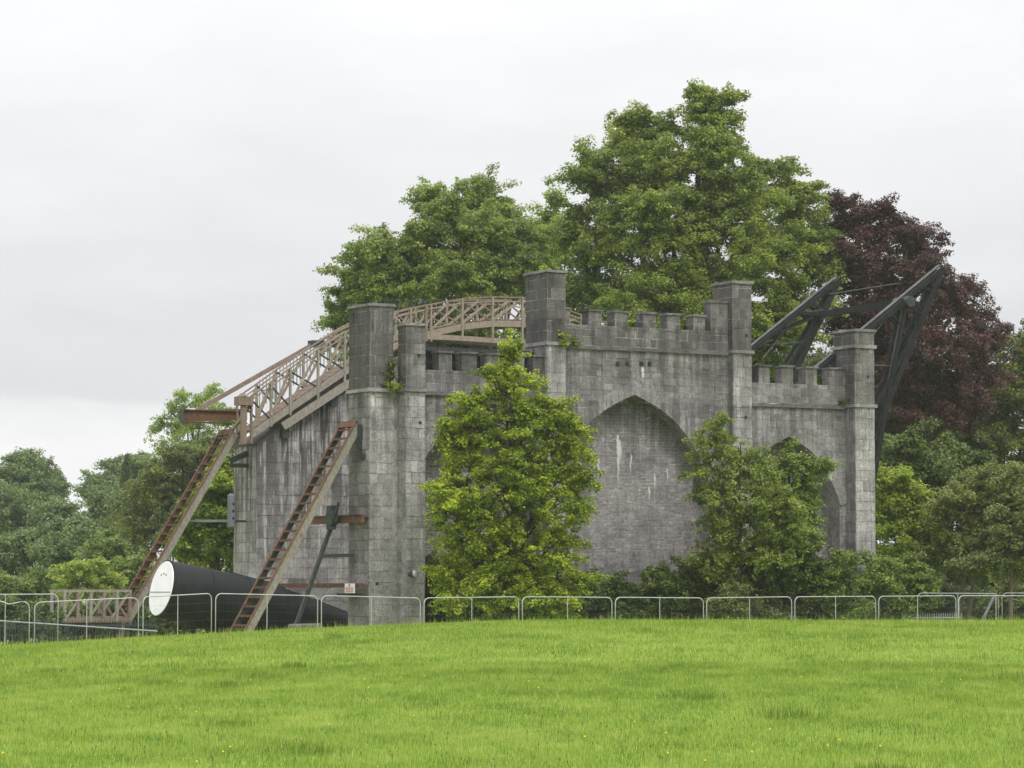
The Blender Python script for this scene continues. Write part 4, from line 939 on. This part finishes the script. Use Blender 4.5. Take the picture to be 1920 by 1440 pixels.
# big lime tree and its neighbours behind the wall
tree('lime_tree', 'tallest broad green tree rising behind the middle of the wall', 'tree', 150, [(1335,215,62,52),(1330,190,40,30),(1205,262,72,52,1),(1130,335,58,55,-1),(1275,310,105,75,-1),(1440,325,55,45,1),(1380,380,95,72,-2),(1500,390,58,52,1),(1190,375,70,56,0),(1120,440,72,66,-1),(1240,445,115,82,-3),(1400,480,115,82,-3),(1512,490,58,66),(1105,545,66,66),(1220,570,105,74,-4),(1360,580,105,74,-4),(1500,590,66,70,-1),(1440,640,85,50,-2)],
     'lf_big', .13, 2.7, .50, trunk_r=.55, tint=(.50,.19), lobe_fill=1.25, sat=5)
tree('broad_tree', 'rounded dark green tree overhanging the curved gallery on the left', 'tree', 152, [(870,440,100,62),(760,470,85,62,-1),(700,500,55,55),(645,530,30,32),(650,580,38,38,1),(740,555,85,56,-1),(860,540,105,64,-2),(960,520,62,64),(920,455,66,56,1),(632,600,18,18),(690,590,50,30)],
     'lf_mid', .13, 2.7, .5, trunk_r=.45, tint=(.50,.19), droop=.7, lobe_fill=1.2)
tree('ash_tree', 'paler feathery tree showing above the rounded dark one', 'tree', 166, [(895,365,62,42),(825,380,42,35),(945,415,55,44),(1000,455,42,50),(860,410,78,46),(1000,545,46,66),(960,470,50,60)],
     'lf_ash', .13, 2.6, .5, trunk_r=.4)
tree('slender_tree', 'slim pale green tree in the gap between the two large ones', 'tree', 172, [(1036,395,18,26),(1022,450,36,44),(1045,520,36,56),(1040,590,36,50)], 'lf_ash', .16, 2.8, .6, trunk_r=.25)
tree('copper_beech', 'dark purple leaved copper beech on the right', 'tree', 152, [(1590,405,38,42),(1662,428,58,44),(1732,458,46,46),(1612,500,64,56,-1),(1718,540,80,66,-1),(1798,562,50,46),(1846,618,34,42),(1640,620,76,66,-1),(1758,648,86,66,-2),(1838,690,36,46),(1678,740,74,74,-2),(1778,750,76,56,-1),(1656,835,40,56),(1572,470,34,60,1),(1700,860,50,50)],
     'lf_copper', .12, 2.7, .5, trunk_r=.5, tint=(.48,.19), lobe_fill=1.6)
# trees right of the wall
tree('hazel_tree', 'mid green rounded tree at the right edge beyond the copper beech', 'tree', 158, [(1905,690,60,45),(1850,760,70,50),(1940,760,70,70),(1760,810,80,50),(1870,840,80,55),(1930,640,40,30),(1960,880,60,60)], 'lf_olive', .15, 3.2, .62, trunk_r=.35, tint=(.5,.2))
tree('dark_tree', 'shadowy green tree under the copper beech beside the end pier', 'tree', 140, [(1690,900,60,60),(1740,860,70,50),(1800,900,80,60),(1700,980,70,70),(1880,920,70,60)], 'lf_dark', .14, 3.2, .6, trunk_r=.25)
tree('bright_tree', 'bright yellow green young tree beside the far end pier', 'tree', 126, [(1672,920,34,40),(1712,945,34,42),(1735,990,40,36),(1760,1030,40,30),(1670,980,34,50),(1700,1040,46,40)], 'lf_lime2', .13, 3.0, .5, trunk_px=1700, trunk_r=.12, tint=(.62,.2))
tree('willow_shrub', 'tall grey green shrubby tree near the right edge', 'tree', 124, [(1800,960,64,56),(1860,930,60,50),(1840,1010,76,50),(1905,1000,55,70),(1780,1040,50,36),(1900,1060,50,30),(1930,930,50,60)], 'lf_olive', .11, 2.5, .42, 'bark_light', trunk_px=1800, trunk_r=.13, stems=2, tint=(.62,.2))
tree('thorn_tree', 'thorn tree with bare pale stem standing close to the right edge', 'tree', 121, [(1870,1050,60,30),(1890,1000,50,40),(1930,1040,40,40),(1950,980,50,60)], 'lf_grey', .11, 2.6, .45, 'bark_light', trunk_px=1892, trunk_r=.11, tint=(.45,.18))
tree('elder_shrub', 'green shrub at the foot of the far end pier', 'shrub', 119, [(1640,1085,46,45),(1690,1095,44,50),(1720,1120,36,40),(1600,1100,40,40)], 'lf_mid', .12, 3.0, .42, trunk_r=.06, stems=2, tint=(.5,.2))
# young trees in front of the wall
tree('young_tree', 'bright yellow green young tree standing in front of the left arch', 'tree', 107.5, [(964,652,15,32),(950,690,28,34),(925,715,30,30),(985,728,36,40),(895,752,32,32),(1030,775,26,30),(872,800,34,36),(1072,825,30,34),(935,785,62,50,-.3),(1012,795,54,54),(866,835,44,48),(955,868,86,62,-.6),(1060,850,42,52),(842,912,30,46),(900,930,76,54,-.8),(1000,950,82,62,-.6),(1082,925,26,52),(842,968,28,30),(880,1010,64,46,-.4),(980,1040,82,54,-.5),(1052,1005,40,44),(1070,880,40,40),(1060,780,24,24),(832,800,16,16),(960,1095,92,52,-.4),(885,1065,66,46,-.2),(1045,1085,56,48),(870,1110,60,40,-.5),(1000,1130,80,36,-.6)],
     'lf_lime', .10, 2.4, .30, trunk_px=972, trunk_r=.15, depth=.9, loose=.2, tint=(.50,.27), sat=3, lobe_fill=.9)
tree('golden_tree', 'golden green bushy young tree between the middle and right arches', 'tree', 112.5, [(1345,825,34,34),(1330,880,40,34),(1390,868,50,38),(1370,925,56,42),(1325,935,26,26),(1440,960,50,40),(1490,985,40,36),(1390,985,54,42),(1350,800,18,18),(1470,940,34,26),(1345,990,36,40),(1380,1050,60,44),(1440,1040,50,50),(1325,1050,40,40)], 'lf_gold', .10, 2.0, .30, trunk_px=1384, trunk_r=.10, tint=(.54,.2), loose=.2, sat=3, lobe_fill=.85)
tree('ivy_clad_tree', 'dense ivy clad tree filling the lower part of the right arch', 'tree', 114.5, [(1475,862,36,30),(1445,900,46,40),(1508,905,44,42),(1522,960,22,42),(1470,950,50,46),(1550,872,22,8),(1490,1010,46,44),(1440,1020,46,40),(1525,1020,20,44),(1490,1080,50,40),(1430,885,18,26)], 'lf_mid', .10, 2.4, .28, trunk_px=1470, trunk_r=.16, tint=(.52,.19), sat=2)
SH = [(815,1095,46,52,'lf_dark','low dark shrub against the corner pier'), (880,1100,56,56,'lf_dark','dark shrub left of the young tree stem'), (940,1110,52,52,'lf_mid','mid green shrub under the young tree'), (1015,1105,52,56,'lf_mid','leafy shrub right of the young tree stem'),
      (1085,1120,48,46,'lf_dark','dark shrub left of the bare blind arch foot'), (1150,1128,46,38,'lf_dark','lowest dark shrub below the bare blind arch'), (1225,1125,48,40,'lf_mid','green shrub under the right half of the blind arch'), (1290,1105,46,52,'lf_dark','dark shrub left of the golden tree'),
      (1355,1100,54,56,'lf_mid','shrub with pale leaves under the golden tree'), (1430,1090,56,60,'lf_dark','large dark shrub under the ivy clad tree'), (1505,1085,56,62,'lf_dark','dark shrub filling the right arch foot'), (1570,1100,46,50,'lf_mid','green shrub left of the end pier foot'), (1375,1142,44,24,'lf_grey','pale variegated shrub just behind the fence')]
for i, (px, py, rx, rz, mt, lb) in enumerate(SH):
    py -= 20; rz *= 1.2; D = 107.2+px*.0045+(0 if i % 2 else 1.0)-(3 if 'variegated' in lb else 0)
    tree('shrub', lb, 'shrub', D, [(px,py,rx*.8,rz*.8),(px-rx*.5,py+rz*.45,rx*.6,rz*.6,-.4),(px+rx*.5,py+rz*.4,rx*.6,rz*.6,.3),(px,py+rz*.9,rx*.9,rz*.6)], mt, .10, 2.7, .32, trunk_r=.05, stems=2, sat=2, group='shrubs along the foot of the wall', tint=(.45,.2))
UN = [(700,640,70,40,160,'lf_mid','low tree seen through the lattice left of the turret'), (860,625,80,46,158,'lf_mid','low tree seen under the top of the curved gallery'), (1010,640,70,50,158,'lf_big','low tree behind the tall middle pier'), (1120,640,70,46,158,'lf_big','low tree behind the left battlements of the middle bay'), (1250,640,80,50,158,'lf_mid','low tree behind the right battlements of the middle bay'),
      (1450,690,70,50,158,'lf_mid','low tree behind the battlements of the right wing'), (1550,690,70,60,160,'lf_dark','low dark tree behind the end pier battlements'), (780,720,90,60,156,'lf_dark','dark tree behind the left wing parapet'), (520,760,60,30,240,'lf_far','distant tree seen through the sloping lattice')]
for i, (px, py, rx, rz, D, mt, lb) in enumerate(UN):
    if px == 520: continue
    tree('understorey_tree', lb, 'tree', D, [(px,py,rx,rz),(px-rx*.5,py+rz*.6,rx*.7,rz*.8),(px+rx*.5,py+rz*.6,rx*.7,rz*.8),(px,py+rz*1.4,rx,rz)], mt, .17, 2.4, .68, trunk_r=.2, sat=1, group='understorey trees behind the walls', tint=(.42,.18))
RB = [(1745,1120,60,50,128,'lf_dark','dark shrub behind the far temporary panels'), (1820,1125,64,46,132,'lf_dark','dark undergrowth bush below the grey green tree'), (1890,1120,60,50,130,'lf_olive','green undergrowth bush at the right edge behind the fence'), (1960,1110,60,56,131,'lf_dark','dark bush cut by the right frame edge'), (1660,1130,50,40,135,'lf_dark','dark bush behind the end pier foot'),
      (1700,1060,90,60,150,'lf_dark','shadowy hazel behind the bright young tree'), (1830,1060,90,60,150,'lf_olive','hazel thicket behind the grey green tree'), (1940,1050,80,70,152,'lf_dark','thicket at the right edge'),
      (40,1150,70,40,112,'lf_dark','dark bush behind the railing at the left edge'), (130,1155,60,36,115,'lf_dark','dark bush behind the left part of the platform'), (220,1155,60,36,119,'lf_dark','dark bush behind the right part of the platform'), (330,1150,60,40,126,'lf_dark','dark bush behind the white tube cover'), (440,1130,60,46,132,'lf_dark','dark bush in the shade behind the tube'), (400,1075,60,50,136,'lf_mid','bush behind the foot of the far wall')]
for i, (px, py, rx, rz, D, mt, lb) in enumerate(RB):
    tree('undergrowth_bush', lb, 'bush', D, [(px,py,rx*.8,rz*.8),(px-rx*.5,py+rz*.45,rx*.6,rz*.6,-.4),(px+rx*.5,py+rz*.4,rx*.6,rz*.6,.3),(px,py+rz*.9,rx*.9,rz*.6)], mt, .13, 2.6, .45, trunk_r=.05, stems=2, sat=1, group='bushes filling the edges of the field', tint=(.40,.2))
# left background
tree('bright_bush', 'light green bush growing behind the far wall end', 'bush', 131, [(445,960,34,60),(448,1030,34,50),(438,900,24,40),(405,935,42,60),(395,990,52,50),(420,1030,40,40),(365,1030,36,36),(420,890,26,34),(355,985,24,30)], 'lf_lime2', .13, 3.2, .45, trunk_r=.12, tint=(.36,.2))
tree('round_bush', 'rounded pale green bush behind the timber platform', 'bush', 140, [(165,1072,42,30),(128,1088,30,22),(200,1086,28,24),(165,1105,56,26)], 'lf_ash', .11, 2.6, .34, trunk_r=.08, tint=(.68,.2), sat=2)
tree('poplar_tree', 'tall wispy tree with open crown behind the rusty hoist beam', 'tree', 205, [(345,760,34,24),(385,742,22,22),(318,800,28,26),(360,800,40,30),(400,790,40,34),(335,840,36,30),(425,800,30,40)], 'lf_ash', .14, 1.7, .5, trunk_r=.22, loose=.25, lobe_fill=.7, sat=3, droop=.9)
tree('olive_tree', 'olive green tree behind the far rusty stair', 'tree', 185, [(380,860,60,46),(320,900,50,50),(290,960,50,60),(360,940,70,60),(420,880,50,50),(330,1010,70,50),(262,985,26,40),(290,890,26,30)], 'lf_olive', .14, 2.6, .55, trunk_r=.3, tint=(.52,.2), droop=.8)
FT = [(50,888,56,44,285,'lf_far','broad distant tree at the far left on the skyline'), (98,908,28,36,292,'lf_far','distant tree with drooping right side on the skyline'), (178,908,38,26,300,'lf_far','low rounded distant tree in the dip of the skyline'), (215,885,30,30,305,'lf_far','distant tree just left of the thin conifer'), (275,880,32,34,280,'lf_far','distant tree just right of the thin conifer'),
      (20,960,62,58,255,'lf_far','shadowy distant tree at the left edge'), (110,975,62,50,250,'lf_far','dark distant tree in the second row'), (195,965,52,46,245,'lf_far','distant tree in the second row below the dip'), (260,950,40,46,240,'lf_olive','olive distant tree in the second row'),
      (40,1040,70,52,215,'lf_far','lower left woodland tree behind the fence'), (130,1010,62,46,212,'lf_far','woodland tree left above the round bush'), (215,1030,52,56,205,'lf_mid','woodland tree right above the round bush'), (60,1105,90,46,180,'lf_mid','dark hedge-like tree low behind the left railing'), (250,1090,60,46,170,'lf_mid','low green tree behind the foot of the far stair'), (330,1110,60,36,165,'lf_dark','dark low tree behind the tube')]
for i, (px, py, rx, rz, D, mt, lb) in enumerate(FT):
    r_ = random.Random(i); lob = [(px,py,rx*.72,rz*.72)]
    for k in range(7):
        a = r_.uniform(0, 6.28); q = r_.uniform(.5,.8); lob.append((px+math.cos(a)*rx*q, py-math.sin(a)*rz*q+ (rz*.25), rx*r_.uniform(.28,.5), rz*r_.uniform(.26,.46), r_.uniform(-2,2)))
    lob.append((px, py+rz*.8, rx*.9, rz*.6))
    tree('woodland_tree', lb, 'tree', D, lob, mt, .20 if D > 200 else .16, 2.3, .75 if D > 200 else .6, trunk_r=.3, sat=2, group='trees of the wood on the left', tint=(.46,.2))
def conifer():
    D = 275; px = 237; S = F/D; x, y, _ = at(px, 900, D); top = at(px, 856, D)[2]
    th = Thing('conifer_tree', 'thin dark spire of a conifer on the left skyline', 'tree', (x, y, 0), site=False)
    C = []; Rr = []
    for k in range(170):
        t = RNG.random()**.8; z = lerp(2.5, top, t); r = (1-t)**.7*1.6+.1; a = RNG.random()*6.28; C.append((x+math.cos(a)*r*.7, y+math.sin(a)*r*.7, z)); Rr.append((.35*(1.2-t*.8), .35, .3))
    v, f, idx, r, N = leaf_cloud(np.array(C), np.array(Rr), np.full(len(C), 40), .2, .8)
    link('crown', np_mesh('crown', v-np.array([x, y, 0]), f, M['lf_dark'], np.clip(.25+RNG.normal(0,.15,N), 0, .9)), th.o)
    link('trunk', MB().tube([(x,y,-.1),(x,y,top-.3)], [.2,.03], 7).mesh('trunk', M['bark'], (x,y,0)), th.o)
conifer()
def tuft(label, p, spread, n, mat='lf_lime', leaf=.09):
    x, y, z = W(*p); th = Thing('wall_plant', label, 'plant', (x, y, z), site=False)
    C = np.array([[x, y, z]])+RNG.normal(size=(n, 3))*np.array(spread)+np.array([0, 0, spread[2]]); rad = np.full((n, 3), .13)
    v, f, idx, r, N = leaf_cloud(C, rad, np.full(n, 22), leaf, .3)
    link('foliage', np_mesh('foliage', v-np.array([x, y, z]), f, M[mat], np.clip(RNG.normal(.5,.22,N), 0, .93)), th.o)
    mb = MB()
    for c in C[::2]: mb.tube([(x+(c[0]-x)*.3, y+(c[1]-y)*.3, z), tuple(c)], [.012, .005], 4, False)
    link('stem', mb.mesh('stem', M['bark'], (x, y, z)), th.o)
tuft('yellowish plant rooted on the ledge between turret and pier', (.62, -.12, 9.26), (.26, .06, .07), 12, 'lf_lime')
tuft('dark climbing plant on the corner turret above the ledge', (.75, -.10, 9.45), (.18, .05, .32), 20, 'lf_olive')
tuft('small bright plant on the ledge at the tall middle pier', (7.75, -.42, 11.17), (.16, .05, .12), 9, 'lf_lime')
tuft('leafy weed on the string course beside the tall pier', (8.25, -.12, 11.1), (.16, .05, .12), 8, 'lf_mid')
tuft('tiny yellow plant on top of the tall middle pier', (7.3, .3, 13.82), (.12, .1, .05), 6, 'lf_lime')
tuft('dark moss tuft on the ledge left of the end pier', (20.3, -.1, 9.25), (.3, .04, .08), 8, 'lf_dark')

# ------------------------------------------------------------------ damp air
def build_haze():
    m = bpy.data.materials.new('damp_air'); m.use_nodes = True; n = m.node_tree.nodes; l = m.node_tree.links
    n.remove(n['Principled BSDF']); v = n.new('ShaderNodeVolumePrincipled'); v.inputs['Color'].default_value = (.93,.95,1,1); v.inputs['Density'].default_value = .00017; v.inputs['Anisotropy'].default_value = .2
    l.new(v.outputs[0], n['Material Output'].inputs['Volume'])
    o = link('haze', MB().box(-220, 220, -40, 420, -3, 33).mesh('haze', m)); tag(o, 'thin damp haze over the whole field', 'haze', kind='stuff')
HAZE = True
if HAZE: build_haze()
